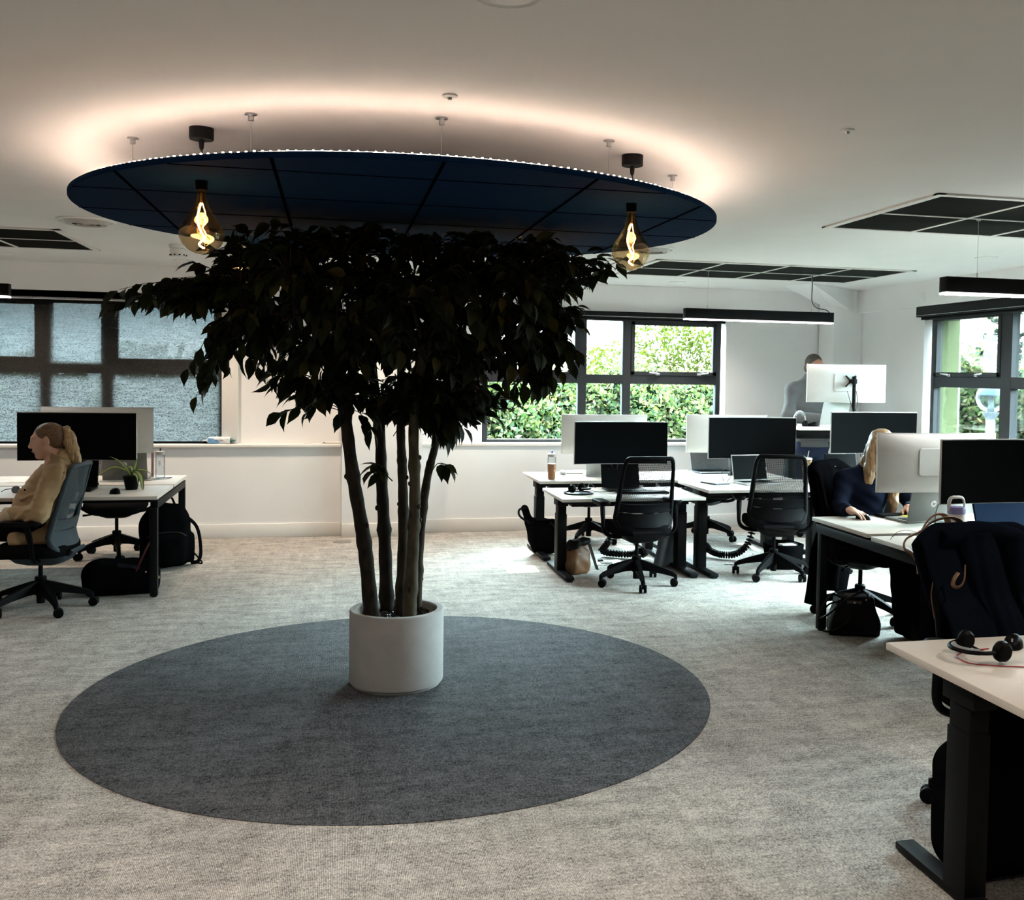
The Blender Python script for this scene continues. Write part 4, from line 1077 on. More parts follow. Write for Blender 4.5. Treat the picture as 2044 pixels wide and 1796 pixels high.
# ---- task chair, seat facing +Y
def back_curve(u, v, z0=0.0):
    """u -1..1 across, v 0..1 up a chair back"""
    hw = 0.205+0.03*math.sin(PI*min(1, max(0, v)/0.85))-0.012*v
    y = -0.205+0.035*math.sin(PI*min(1, max(0, v)/0.62))-0.115*max(0, v-0.28)**1.15
    return Vector((u*hw, y+0.055*u*u*(1-0.35*v), 0.445+0.54*v+z0))
def chair(label, loc, rz, fr, mesh, group='task chairs', lift=0.0, ba=17.0):
    bf, fr = fr, M_BLACK
    t = thing('office_chair', label, 'chair', loc, rz, group)
    for k in range(5):
        a = 2*PI*k/5+math.radians(ba)-rz; c, s = math.cos(a), math.sin(a)
        m = MB(); rings = []
        for (r, z, w, h) in ((0.02, 0.155, 0.052, 0.085), (0.10, 0.142, 0.048, 0.062), (0.22, 0.112, 0.038, 0.042), (0.285, 0.092, 0.034, 0.034), (0.305, 0.075, 0.032, 0.034)):
            rings.append([(r*c-w/2*s, r*s+w/2*c, z-h/2), (r*c+w/2*s, r*s-w/2*c, z-h/2), (r*c+w*0.33*s, r*s-w*0.33*c, z+h/2), (r*c-w*0.33*s, r*s+w*0.33*c, z+h/2)])
        m.loft(rings); m.cyl((0.302*c, 0.302*s, 0.09), (0.302*c, 0.302*s, 0.05), 0.013, 10)
        lg = m.build('base_leg', fr, t, smooth=40)
        m = MB(); b = a*3+0.7+k; ax = Vector((math.cos(b), math.sin(b), 0)); p = Vector((0.302*c, 0.302*s, 0.030))+Vector((-ax.y, ax.x, 0))*0.012
        for d in (-1, 1):
            T = Matrix.Translation(p+ax*d*0.017) @ ax.to_track_quat('Z', 'Y').to_matrix().to_4x4()
            m.lathe([(0.0, -0.011), (0.026, -0.011), (0.030, -0.007), (0.030, 0.007), (0.026, 0.011), (0, 0.011)], 20, T)
        m.box(p+Vector((0, 0, 0.012)), (0.03, 0.03, 0.03), 0.008)
        m.build('caster', M_BLACK, lg)
    m = MB(); m.lathe([(0, 0.045), (0.024, 0.045), (0.026, 0.05), (0.027, 0.20), (0.036, 0.205), (0.036, 0.10), (0.036, 0.215), (0.03, 0.222), (0, 0.222)], 18); m.lathe([(0.014, 0.21), (0.014, 0.385+lift)], 14); m.build('gas_lift', fr, t)
    dz = lift
    m = MB()
    m.loft([[(x*0.8, y*0.8-0.02, 0.335+dz) for x, y in rrect(0.20, 0.24, 0.05)], [(x, y-0.02, 0.355+dz) for x, y in rrect(0.24, 0.30, 0.05)], [(x*1.15, y*1.1-0.02, 0.405+dz) for x, y in rrect(0.30, 0.34, 0.05)]])
    m.build('mechanism', bf, t)
    m = MB(); m.tube([(0.10, -0.02, 0.365+dz), (0.19, -0.01, 0.36+dz), (0.26, 0.0, 0.355+dz)], [0.008, 0.009, 0.013], 10, flat=0.6); m.build('lever', fr, t)
    m = MB(); rings = []
    for (z, sc, dy) in ((0.400, 0.90, 0), (0.408, 0.97, 0), (0.420, 1.0, 0), (0.455, 1.0, 0), (0.475, 0.97, 0), (0.485, 0.90, 0), (0.489, 0.72, 0), (0.487, 0.4, 0), (0.486, 0.05, 0)):
        ring = []
        for x, y in rrect(0.485, 0.47, 0.13, 7):
            d = max(0, y-0.12); ring.append((x*sc, y*sc+0.03+dy, z+dz-d*d*1.6+0.25*max(0, abs(x*sc)-0.16)**2*3))
        rings.append(ring)
    m.loft(rings); m.build('seat', M_SEATF, t, smooth=60)
    bp = lambda u, v: back_curve(u, v, dz)
    # rounded outline in (u, v)
    loop = []
    for x, y in rrect(2.0, 1.0, 0.17, 6):
        loop.append(bp(max(-1, min(1, x*(1.0 if abs(x) < 0.9 else 1.0))), y+0.5))
    m = MB(); n = len(loop)
    rs = [0.017+0.008*max(0, 1-(p.z-dz-0.445)/0.22) for p in loop]
    m.tube(loop, rs, 8, closed=True, flat=0.9); m.build('back_frame', bf, t, smooth=60)
    m = MB(); m.grid(lambda a, b: bp((2*a-1)*0.985, 0.015+0.97*b), 14, 18); m.build('back_mesh', mesh, t, smooth=180)
    m = MB(); m.shell(lambda a, b: bp((2*a-1)*0.95, 0.235+0.12*b+0.02*(2*a-1)**2)+Vector((0, -0.022, 0)), 14, 3, 0.012); m.build('lumbar_band', bf, t, smooth=60)
    m = MB(); m.shell(lambda a, b: bp((2*a-1)*0.99, 0.03+0.19*b+0.03*(2*a-1)**2)+Vector((0, -0.012, 0)), 14, 3, 0.014); m.build('lower_back_band', bf, t, smooth=60)
    m = MB(); m.shell(lambda a, b: Vector(((2*a-1)*(0.12-0.05*b), -0.235+0.20*b-0.02*math.sin(PI*b), 0.435-0.065*b**0.6+dz)), 8, 8, 0.022); m.build('back_yoke', bf, t, smooth=60)
    for s in (-1, 1):
        m = MB(); m.tube(bez([(s*0.12, -0.03, 0.375+dz), (s*0.225, -0.05, 0.385+dz), (s*0.285, -0.055, 0.425+dz), (s*0.292, -0.045, 0.52+dz), (s*0.288, -0.02, 0.625+dz)], 16), [0.018]*10+[0.019, 0.02, 0.022, 0.024, 0.025, 0.025, 0.024], 8, flat=0.7)
        ar = m.build('armrest', fr, t, smooth=60)
        m = MB(); m.loft([[(s*0.288+x*k, y*k+0.015, z+dz) for x, y in rrect(0.088, 0.255, 0.04)] for z, k in ((0.618, 0.8), (0.632, 0.98), (0.645, 1.0), (0.652, 0.95), (0.654, 0.8))]); m.build('arm_pad', M_BLACK, ar, smooth=60)
    return t

# ---- monitor: screen faces -Y, root on the desk under it
M_SCREEN = pm('dark_screen', (0.003, 0.0035, 0.004), rough=0.33, var=0.0, spec=0.018)
M_MWHITE = pm('monitor_white', (0.55, 0.53, 0.505), rough=0.45, var=0.015)
def monitor(label, loc, rz, zb, w=0.80, h=0.352, pole=True, group='wide monitors'):
    t = thing('monitor', label, 'monitor', loc, rz, group); R = 2.2
    def cv(x): return -(x*x)/(2*R)   # edges come forward
    zt = zb+h
    m = MB(); m.shell(lambda a, b: ((a-0.5)*w, cv((a-0.5)*w)+0.004, zb+b*h), 16, 4, 0.014); m.build('casing', M_MWHITE, t, smooth=50)
    m = MB(); m.shell(lambda a, b: ((a-0.5)*(w-0.008), cv((a-0.5)*w)-0.005, zb+0.004+b*(h-0.010)), 16, 4, 0.005); m.build('screen', M_SCREEN, t, smooth=50)
    m = MB(); O4 = []
    for i in range(9): O4.append((-w/2+.005+(w-.01)*i/8, -h/2+.005))
    for i in range(1, 5): O4.append((w/2-.005, -h/2+.005+(h-.01)*i/4))
    for i in range(1, 9): O4.append((w/2-.005-(w-.01)*i/8, h/2-.005))
    for i in range(1, 4): O4.append((-w/2+.005, h/2-.005-(h-.01)*i/4))
    rings = [[(x*k, y+cv(x*k), zb+h*0.5+z*k) for x, z in O4] for (k, y) in ((1.0, 0.0105), (0.985, 0.014), (0.62, 0.036), (0.5, 0.040), (0.05, 0.040))]
    m.loft(rings, caps=False); m.build('back_cover', M_MWHITE, t, smooth=50)
    m = MB(); m.loft([[(x, 0.038, zb+h*0.52+z) for x, z in rrect(0.325, 0.165, 0.02, 4)], [(x*0.98, 0.0435, zb+h*0.52+z*0.98) for x, z in rrect(0.325, 0.165, 0.02, 4)]]); m.build('mount_recess', pm('monitor_panel', (0.48, 0.465, 0.44), rough=0.5, var=0.02), t)
    m = MB(); m.lathe([(0.009, 0), (0.010, 0.0012), (0.007, 0.0012)], 16, Matrix.Translation((0.335 if False else 0.34, 0.013+cv(0.34), zb+0.045)) @ Matrix.Rotation(-PI/2, 4, 'X')); m.build('badge', M_CHROME, t)
    if pole:
        m = MB(); yp = 0.115
        m.cyl((0, yp, 0), (0, yp, zb+h*0.6), 0.0165, 18); m.cyl((0, yp, 0), (0, yp, 0.012), 0.04, 18)
        m.build('pole', M_BLACKM, t)
        m = MB(); zc = zb+h*0.56
        for sx, sz in ((1, 1), (1, -1), (-1, 1), (-1, -1)): m.bar((0.0, 0.05, zc), (sx*0.05, 0.048, zc+sz*0.05), 0.022, 0.008)
        m.cyl((0, 0.044, zc), (0, yp, zc), 0.018, 14); m.box((0, yp, zc), (0.044, 0.044, 0.05), 0.01); m.cyl((0, yp, zc+0.025), (0, yp, zc+0.045), 0.019, 14)
        m.build('bracket', M_BLACKM, t)
        m = MB(); m.tube(bez([(-0.06, 0.046, zb+h*0.30), (-0.06, 0.07, zb+h*0.12), (-0.045, 0.10, zb-0.02), (-0.01, 0.125, zb-0.09), (-0.012, 0.135, 0.03)], 20), 0.0032, 6)
        m.tube(bez([(0.03, 0.046, zb+h*0.30), (0.03, 0.09, zb+h*0.1), (0.022, 0.13, zb-0.06), (0.015, 0.14, 0.03)], 16), 0.003, 6); m.build('cable', M_CABLE, t)
    return t

def key_rows(m, w, d, z, nx, ny, gap=0.003):
    kx, ky = w/nx, d/ny
    for j in range(ny):
        i = 0
        while i < nx:
            span = 4 if (j == 0 and i == nx//3) else 1
            m.box((-w/2+(i+span/2)*kx, -d/2+(j+.5)*ky, z), (kx*span-gap, ky-gap, 0.004)); i += span
def laptop(label, loc, rz, body, open_deg=110, screen=None, w=0.33, d=0.225, keys=True, logo=False):
    """user side is -Y, hinge at +Y"""
    t = thing('laptop', label, 'laptop', loc, rz, 'open laptops on the desks')
    m = MB(); m.box((0, 0, 0.008), (w, d, 0.015), 0.004, 2); m.build('base', body, t)
    if keys:
        m = MB(); T0 = len(m.v); key_rows(m, w*0.86, d*0.46, 0.0165, 14, 5); m.v = [(x, y+d*0.16, z) for x, y, z in m.v]; m.build('keyboard', M_BLACK, t, smooth=0)
    m = MB(); m.box((0, -d*0.28, 0.0159), (0.10, 0.06, 0.0012)); m.build('touchpad', pm('touchpad_grey', (0.10, 0.10, 0.105), rough=0.4), t, smooth=0)
    a = math.radians(open_deg)
    Tm = Matrix.Translation((0, d/2-0.004, 0.014)) @ Matrix.Rotation(PI/2-a+PI/2-PI/2, 4, 'X')
    T = Matrix.Translation((0, d/2-0.004, 0.014)) @ Matrix.Rotation(-(a-PI/2), 4, 'X')
    m = MB(); m.box((0, 0, d*0.5), (w, 0.008, d), 0.003, 2, T); lid = m.build('lid', body, t)
    m = MB(); m.box((0, -0.0045, d*0.51), (w-0.014, 0.002, d-0.022), T=T); m.build('screen', screen or M_SCREEN, lid, smooth=0)
    if logo:
        m = MB(); m.lathe([(0.019, 0), (0.0205, 0.0012), (0.016, 0.0012), (0.0165, 0)], 28, T @ Matrix.Translation((0, 0.0042, d*0.5)) @ Matrix.Rotation(-PI/2, 4, 'X'))
        for x0, z0, z1 in ((-0.006, -0.008, 0.012), (0.003, -0.012, 0.005)): m.bar(T @ Vector((-x0, 0.0046, d*0.5+z0)), T @ Vector((-x0-0.004, 0.0046, d*0.5+z1)), 0.0022, 0.0012)
        for x0 in (-0.001, 0.008): m.bar(T @ Vector((-x0, 0.0046, d*0.5-0.006)), T @ Vector((-x0-0.0025, 0.0046, d*0.5+0.005)), 0.0022, 0.0012)
        m.build('round_logo', M_CHROME, lid)
    return t
def keyboard(label, loc, rz, body):
    t = thing('keyboard', label, 'keyboard', loc, rz, 'keyboards on the desks')
    m = MB(); m.box((0, 0, 0.008), (0.43, 0.125, 0.012), 0.004, 2); m.build('case', body, t)
    m = MB(); key_rows(m, 0.41, 0.105, 0.0165, 18, 5); m.build('keys', body, t, smooth=0); return t
def mouse(label, loc, rz, body):
    t = thing('computer_mouse', label, 'mouse', loc, rz, 'computer mice on the desks')
    m = MB(); rings = []
    for k in range(9):
        f = k/8; z = 0.036*math.sin(f*PI/2); s = math.cos(f*PI/2)**0.55
        rings.append([(0.031*s*math.cos(a)*(1-0.12*math.sin(a)), 0.054*s*math.sin(a)-0.006*f, z*(1-0.15*math.sin(a))+0.001) for a in [2*PI*i/24 for i in range(24)]])
    m.loft(rings); m.build('shell', body, t, smooth=80)
    m = MB(); m.cyl((-0.003, 0.03, 0.029), (0.003, 0.03, 0.029), 0.007, 14); m.build('wheel', M_CHROME, t); return t
def headset(label, loc, rz, cord=None, tilt=90):
    """over-ear headset lying on its side"""
    t = thing('headset', label, 'headset', loc, rz, 'headsets on the desks'); T = Matrix.Rotation(math.radians(tilt), 4, 'X')
    arc = [Vector((0.078*math.cos(a), 0.085*math.sin(a)+0.02, 0)) for a in [math.radians(-12+204*i/28) for i in range(29)]]
    m = MB(); m.tube([T @ Vector((p.x, 0, p.y)) for p in arc], 0.0045, 8, flat=1.6); m.build('headband', M_CHROME if tilt < 45 else M_BLACK, t)
    pd = [Vector((0.066*math.cos(a), 0.073*math.sin(a)+0.02, 0)) for a in [math.radians(35+110*i/16) for i in range(17)]]
    m = MB(); m.tube([T @ Vector((p.x, 0, p.y)) for p in pd], 0.008, 8, flat=1.4); m.build('head_pad', pm('grey_pad', (0.20, 0.21, 0.22), rough=0.7), t)
    for s in (-1, 1):
        Tc = T @ Matrix.Translation((s*0.078, 0, -0.012)) @ Matrix.Rotation(s*PI/2, 4, 'Y')
        m = MB(); m.lathe([(0, -0.022), (0.024, -0.022), (0.032, -0.014), (0.034, -0.004), (0.030, 0.004), (0.030, 0.010), (0.022, 0.016), (0, 0.017)], 26, Tc); m.build('ear_cup', M_BLACK, t)
    m = MB(); m.tube([T @ Vector(p) for p in bez([(-0.09, -0.005, -0.02), (-0.085, -0.03, -0.06), (-0.05, -0.05, -0.10)], 12)], 0.004, 7); m.build('microphone_boom', M_BLACK, t)
    if cord:
        m = MB(); m.tube(bez(cord, 60), 0.0022, 6); m.build('red_cord', pm('red_cord', (0.30, 0.015, 0.02), rough=0.5), t)
    return t
def bottle(label, loc, tint, liquid=None, cap=None, spout=None, h=0.22, r=0.035, level=0.5):
    t = thing('water_bottle', label, 'bottle', loc, 0, 'drink bottles on the desks')
    m = MB(); m.lathe([(0, 0.002), (r*0.9, 0), (r, 0.006), (r, h*0.3), (r*0.93, h*0.33), (r, h*0.36), (r, h*0.62), (r*0.94, h*0.66), (r, h*0.70), (r*0.98, h*0.79), (r*0.8, h*0.81)], 28); m.build('body', thin_glass('clear_plastic_'+label[:6].replace(' ', '_'), tint, 0.1), t)
    if liquid:
        m = MB(); m.lathe([(0, 0.004), (r*0.88, 0.004), (r*0.92, 0.01), (r*0.92, h*level), (0, h*level)], 28); m.build('drink', pm('orange_squash', liquid, rough=0.2, var=0.03), t)
    m = MB(); m.lathe([(0, h*0.80), (r*0.95, h*0.80), (r*0.96, h*0.90), (r*0.6, h*0.92), (0, h*0.92)], 28); m.build('cap', pm('cap_'+label[:5].strip(), cap or (0.5, 0.47, 0.45), rough=0.5), t)
    m = MB(); m.bar((0, 0, h*0.91), (0.004, 0, h*1.02), 0.014, 0.012, r=0.004); m.build('spout', pm('spout_'+label[:5].strip(), spout or (0.02, 0.02, 0.02), rough=0.5), t)
    m = MB()
    for k in range(5): m.box((0, -r-0.0003, h*(0.44+0.035*k)), (r*0.5, 0.001, 0.003))
    m.build('scale_marks', pm('print_blue', (0.05, 0.08, 0.16), rough=0.6), t, smooth=0)
    return t
# ------------------------------------------------------------------ people
def skin_mat(name, col):
    m = pm(name, col, rough=0.55, var=0.06, vscale=40, bump=0.05, bscale=400, spec=0.3)
    b = m.node_tree.nodes['Principled BSDF']; b.inputs['Subsurface Weight'].default_value = 0.12; b.inputs['Subsurface Radius'].default_value = (0.012, 0.005, 0.003)
    return m
M_LIP = pm('lips', (0.30, 0.10, 0.085), rough=0.4, var=0.05)
M_EYEW = pm('eye_white', (0.36, 0.34, 0.32), rough=0.3, var=0.02)
M_IRIS = pm('iris', (0.03, 0.035, 0.04), rough=0.2, var=0.1)
def hair_mat(name, c1, c2, axis=(1, 1, 0.06)):
    m = bpy.data.materials.new(name); m.use_nodes = True; t = m.node_tree; b = t.nodes['Principled BSDF']
    tcn = N('ShaderNodeTexCoord', t); mpn = N('ShaderNodeMapping', t); mpn.inputs['Scale'].default_value = axis; t.links.new(tcn.outputs['Object'], mpn.inputs[0])
    n1 = N('ShaderNodeTexNoise', t); n1.inputs['Scale'].default_value = 160; n1.inputs['Detail'].default_value = 4; t.links.new(mpn.outputs[0], n1.inputs['Vector'])
    t.links.new(ramp(t, n1.outputs[0], [(0.32, c1), (0.68, c2)]), b.inputs['Base Color']); b.inputs['Roughness'].default_value = 0.42; b.inputs['Specular IOR Level'].default_value = 0.4
    bp = N('ShaderNodeBump', t); bp.inputs['Strength'].default_value = 0.7; bp.inputs['Distance'].default_value = 0.004; t.links.new(n1.outputs[0], bp.inputs['Height']); t.links.new(bp.outputs[0], b.inputs['Normal'])
    return m
def frame_from(fwd, up=(0, 0, 1)):
    f = Vector(fwd).normalized(); r = f.cross(Vector(up)).normalized(); u = r.cross(f)
    return np.array([[r.x, f.x, u.x], [r.y, f.y, u.y], [r.z, f.z, u.z]])
def head(F, c, A, sc=1.0):
    c = np.array(c, float); P = lambda x, y, z: c+A@(np.array([x, y, z])*sc)
    S = lambda *r: np.array(r)*sc
    F.ell(P(0, -0.014, 0.036), S(.073, .093, .083), 0.01, R=A)
    F.ell(P(0, 0.033, -0.030), S(.057, .064, .086), 0.03, R=A)
    F.ell(P(0, 0.066, -0.096), S(.024, .020, .018), 0.025, R=A)
    F.cone(P(.052, .0, -.055), P(.022, .066, -.095), .021*sc, .017*sc, 0.02); F.cone(P(-.052, .0, -.055), P(-.022, .066, -.095), .020*sc, .016*sc, 0.02)
    F.ell(P(0, .078, .036), S(.048, .018, .014), 0.015, R=A)
    for s in (-1, 1):
        F.ell(P(s*.036, .066, -.022), S(.022, .022, .020), 0.02, R=A)
        F.ell(P(s*.032, .108, .012), S(.017, .013, .010), 0.014, 'd', R=A)
        F.ell(P(s*.031, .082, .012), S(.014, .013, .012), 0.008, R=A)
        F.ell(P(s*.074, -.008, .0), S(.008, .018, .031), 0.006, R=A)
        F.ell(P(s*.083, -.002, .002), S(.006, .009, .016), 0.006, 'd', R=A)
        F.cone(P(s*.010, .098, -.026), P(s*.008, .108, -.026), .0085*sc, k=0.008)
    F.cone(P(0, .088, .022), P(0, .109, -.020), .0095*sc, .0120*sc, 0.016)
    F.ell(P(0, .093, -.052), S(.023, .012, .0055), 0.006, R=A); F.ell(P(0, .090, -.064), S(.020, .012, .0065), 0.006, R=A)
    F.cone(P(-.020, .101, -.0575), P(.020, .101, -.0575), .0022*sc, k=0.003, op='d')
    return P
def face_parts(root, P, A, brow):
    T = Matrix([[*A[0], 0], [*A[1], 0], [*A[2], 0], [0, 0, 0, 1]])
    for s in (-1, 1):
        m = MB(); m.sphere(P(s*.031, .0830, .012), .0118, 16); m.build('eye', M_EYEW, root)
        m = MB(); m.sphere(P(s*.031, .0912, .011), .0050, 12); m.build('iris', M_IRIS, root)
        m = MB(); m.tube([P(s*.014, .0905, .031), P(s*.030, .0885, .036), P(s*.047, .077, .033)], [.0028, .0032, .002], 6); m.build('eyebrow', brow, root)
def hand(F, w, d, back, out, curl=0.5, sc=1.0):
    """w wrist, d pointing along the hand, back = direction of the back of the hand, out = side the thumb is on (+1/-1 along d x back)"""
    w = Vector(w); d = Vector(d).normalized(); b = Vector(back).normalized(); x = d.cross(b).normalized(); b = x.cross(d).normalized()
    A = np.array([[x.x, d.x, b.x], [x.y, d.y, b.y], [x.z, d.z, b.z]])
    F.ell(w+d*0.045*sc, np.array((.040, .056, .0145))*sc, 0.012, R=A)
    F.cone(w, w+d*0.03*sc, .024*sc, .026*sc, 0.015)
    for i, (o, L) in enumerate(((-0.033, .058), (-0.0112, .074), (0.0112, .079), (0.033, .070))):
        o *= out; p = w+d*(0.083-0.10*abs(o)**1.0*0.6)*sc+x*o*sc; a = 0.15
        spread = x*o*2.2
        for k, f in enumerate((0.46, 0.31, 0.23)):
            a += curl*(0.5, 0.75, 0.5)[k]
            q = p+((d+spread).normalized()*math.cos(a)-b*math.sin(a))*L*f*sc
            F.cone(p, q, (.0088, .0080, .0072)[k]*sc, (.0080, .0072, .0062)[k]*sc, 0.004); p = q
    p = w+d*0.022*sc+x*out*0.030*sc-b*0.004; q = p+(d*0.75+x*out*0.65-b*0.25).normalized()*0.040*sc; r = q+(d*0.95+x*out*0.15-b*0.35).normalized()*0.032*sc
    F.cone(p, q, .0125*sc, .0098*sc, 0.012); F.cone(q, r, .0095*sc, .0075*sc, 0.004)
def fold(F, amp=.005, fr=26, seed=1): return F.ripple(amp, fr, seed)

def person(label, loc, J, skin, h=0.006, sc=1.0, girth=1.0):
    t = thing('person', label, 'person', loc); O = np.array(loc)
    J = {k: ([np.array(p)-O for p in v] if isinstance(v, list) else np.array(v)-O) for k, v in J.items() if k not in ('fwd', 'hd', 'hb', 'curl', 'sides')} | {k: v for k, v in J.items() if k in ('fwd', 'hd', 'hb', 'curl', 'sides')}
    al = np.array([J['head'], J['pelvis']]+J['an']+J['kn']+J['el']+J['wr']+J['sh'])
    F = Field(al.min(0)-np.array((.22, .22, .13)), al.max(0)+np.array((.22, .22, .18)), h)
    A = frame_from(J['fwd']); P = head(F, J['head'], A, sc)
    F.cone(P(0, -.022, -.05), J['neck'], .050*sc, .056*sc, 0.03)
    F.cone(J['neck'], J['chest'], .062, .105*girth, 0.06); F.cone(J['chest'], J['belly'], .120*girth, .112*girth, 0.06); F.cone(J['belly'], J['pelvis'], .112*girth, .128*girth, 0.06)
    for i in (0, 1):
        F.cone(J['neck'], J['sh'][i], .045, .052, 0.05); F.cone(J['chest'], J['sh'][i], .085, .05, 0.05)
        F.cone(J['sh'][i], J['el'][i], .046, .037, 0.03); F.cone(J['el'][i], J['wr'][i], .037, .024, 0.02)
        hand(F, J['wr'][i], J['hd'][i], J['hb'][i], J['sides'][i], J['curl'][i], sc)
        F.cone(J['pelvis'], J['hip'][i], .11, .085, 0.05); F.cone(J['hip'][i], J['kn'][i], .080, .055, 0.04); F.cone(J['kn'][i], J['an'][i], .053, .036, 0.03)
        F.cone(J['an'][i], J['an'][i]+np.array(J['toe'][i])-J['an'][i], .034, .026, 0.02)
    def pick(c):
        q = (c-np.array(P(0, .094, -.058)))@A
        return ((np.abs(q[:, 0]) < .022) & (np.abs(q[:, 1]) < .02) & (np.abs(q[:, 2]) < .011*np.sqrt(np.maximum(0, 1-(q[:, 0]/.023)**2)))).astype(int)
    F.mesh('body', [skin, M_LIP], t, pick)
    return t, J, P, A, O
def shoes(t, J, mat, h=0.005, sole=None):
    for i in (0, 1):
        a, b = np.array(J['an'][i]), np.array(J['toe'][i]); z0 = -0.0
        F = Field(np.minimum(a, b)-.10, np.maximum(a, b)+.10, h)
        heel = a+(a-b)*0.22; heel[2] = .04; toe = np.array(b); toe[2] = .036
        F.cone(heel, toe, .037, .034, 0.02); F.cone((a[0], a[1], .105), (b[0], b[1], .045), .044, .034, 0.02); F.cone((a[0], a[1], .085), (a[0], a[1], .05), .042, .04, 0.03); F.cut((0, 0, .004), (0, 0, -1))
        F.mesh('shoe', mat, t)

# --- woman at the left desk, seen in profile facing left
SK1 = skin_mat('skin_fair', (0.62, 0.37, 0.27))
HAIR1 = hair_mat('brown_hair', (0.05, 0.025, 0.011), (0.20, 0.105, 0.048), (0.22, 1, 1))
HAIR1B = hair_mat('fair_ponytail', (0.15, 0.085, 0.036), (0.56, 0.38, 0.19))
J1 = dict(head=(-1.808, 7.22, 1.112), fwd=(-.975, -.10, -.16), neck=(-1.735, 7.23, .965), chest=(-1.775, 7.24, .83), belly=(-1.85, 7.25, .68), pelvis=(-1.87, 7.26, .585),
          sh=[(-1.725, 7.055, .905), (-1.74, 7.40, .905)], el=[(-1.80, 6.985, .665), (-1.84, 7.47, .67)], wr=[(-2.02, 7.07, .645), (-2.03, 7.33, .645)],
          hd=[(-.9, .38, -.2), (-.9, -.42, -.2)], hb=[(0, -.3, 1), (0, .3, 1)], curl=[.55, .55], sides=[1, -1],
          hip=[(-1.89, 7.17, .57), (-1.89, 7.35, .57)], kn=[(-2.22, 7.13, .54), (-2.24, 7.40, .54)], an=[(-2.25, 7.13, .11), (-2.34, 7.42, .11)], toe=[(-2.41, 7.12, .04), (-2.50, 7.43, .04)])
w1, J, P, A, O = person('smiling woman with a fair ponytail and tan jacket sitting sideways in an office chair', (-1.80, 7.25, 0), J1, SK1, 0.0045, 0.95)
m = MB(); m.tube([P(-.017, .0975, -.0545), P(0, .1035, -.0585), P(.017, .0975, -.0545)], .0028, 6); m.build('teeth', M_EYEW, w1)
face_parts(w1, P, A, pm('brow_brown', (0.05, 0.03, 0.018), rough=0.7))
F = Field(np.array(J['head'])-.22, np.array(J['head'])+.22, 0.005)
F.ell(P(0, -.020, .040), (.0745, .0915, .0795), 0.01, R=A); F.ell(P(0, -.050, .0), (.070, .064, .071), 0.02, R=A)
F.ell(P(0, .098, -.012), (.085, .068, .086), 0.012, 'd', R=A); F.ell(P(0, .045, -.085), (.09, .080, .090), 0.01, 'd', R=A)
for s in (-1, 1): F.ell(P(s*.082, .0, .0), (.014, .022, .034), 0.008, 'd', R=A)
F.ell(P(0, -.110, .058), (.024, .02, .024), 0.012, R=A); F.ripple(.0012, 130, 4)
F.mesh('hair', HAIR1, w1)
F = Field(np.array(P(0, -.2, -.2))-np.array((.2, .13, .2)), np.array(P(0, -.1, .06))+np.array((.2, .13, .1)), 0.005)
tail = [P(0, -.108, .062)]+[np.array(p)-O for p in ((-1.693, 7.22, 1.185), (-1.668, 7.215, 1.14), (-1.650, 7.21, 1.06), (-1.628, 7.205, .99), (-1.606, 7.205, .925))]
F.chain(tail, [.017, .022, .030, .032, .026, .007], 0.012)
F.chain([tail[1], np.array((-1.680, 7.19, 1.10))-O, np.array((-1.657, 7.19, 1.0))-O, np.array((-1.638, 7.195, .955))-O], [.018, .022, .018, .006], 0.012); F.ripple(.0025, 90, 8)
F.mesh('ponytail', HAIR1B, w1)
m = MB(); m.tube([P(0, -.110, .058)+np.array(A@np.array((.021*math.cos(a), 0.004, .021*math.sin(a)))) for a in [2*PI*i/20 for i in range(20)]], .005, 6, closed=True); m.build('hair_tie', HAIR1, w1)
JK1 = pm('tan_cotton', (0.36, 0.245, 0.13), rough=0.85, var=0.07, vscale=9, bump=0.2, bscale=700, sheen=0.1)
F = Field(np.array((-2.13, 6.9, .40))-O, np.array((-1.5, 7.6, 1.06))-O, 0.006)
c = lambda *p: np.array(p)-O
F.cone(c(-1.725, 7.235, .93), c(-1.765, 7.24, .83), .090, .128, 0.06); F.cone(c(-1.775, 7.24, .83), c(-1.85, 7.25, .68), .132, .132, 0.06); F.cone(c(-1.85, 7.25, .68), c(-1.87, 7.255, .54), .135, .150, 0.06)
F.cone(c(-1.87, 7.24, .80), c(-1.93, 7.25, .68), .080, .090, 0.05)
F.rbox(c(-1.87, 7.25, .50), (.15, .19, .055), .04, 0.05)
for s, sh, el, wr in ((-1, (-1.725, 7.055, .905), (-1.80, 6.985, .672), (-1.985, 7.055, .648)), (1, (-1.74, 7.40, .905), (-1.84, 7.47, .672), (-1.99, 7.345, .648))):
    F.cone(c(-1.73, 7.23, .945), c(*sh), .070, .066, 0.04); F.cone(c(*sh), c(*el), .068, .060, 0.035); F.cone(c(*el), c(*wr), .062, .050, 0.035)
F.cone(c(-1.715, 7.23, .985), c(-1.72, 7.23, .95), .074, .088, 0.02)
F.ell(c(-1.80, 7.225, 1.02), (.085, .058, .075), 0.012, 'd')
F.ripple(.006, 24, 3); F.ripple(.0028, 60, 5)
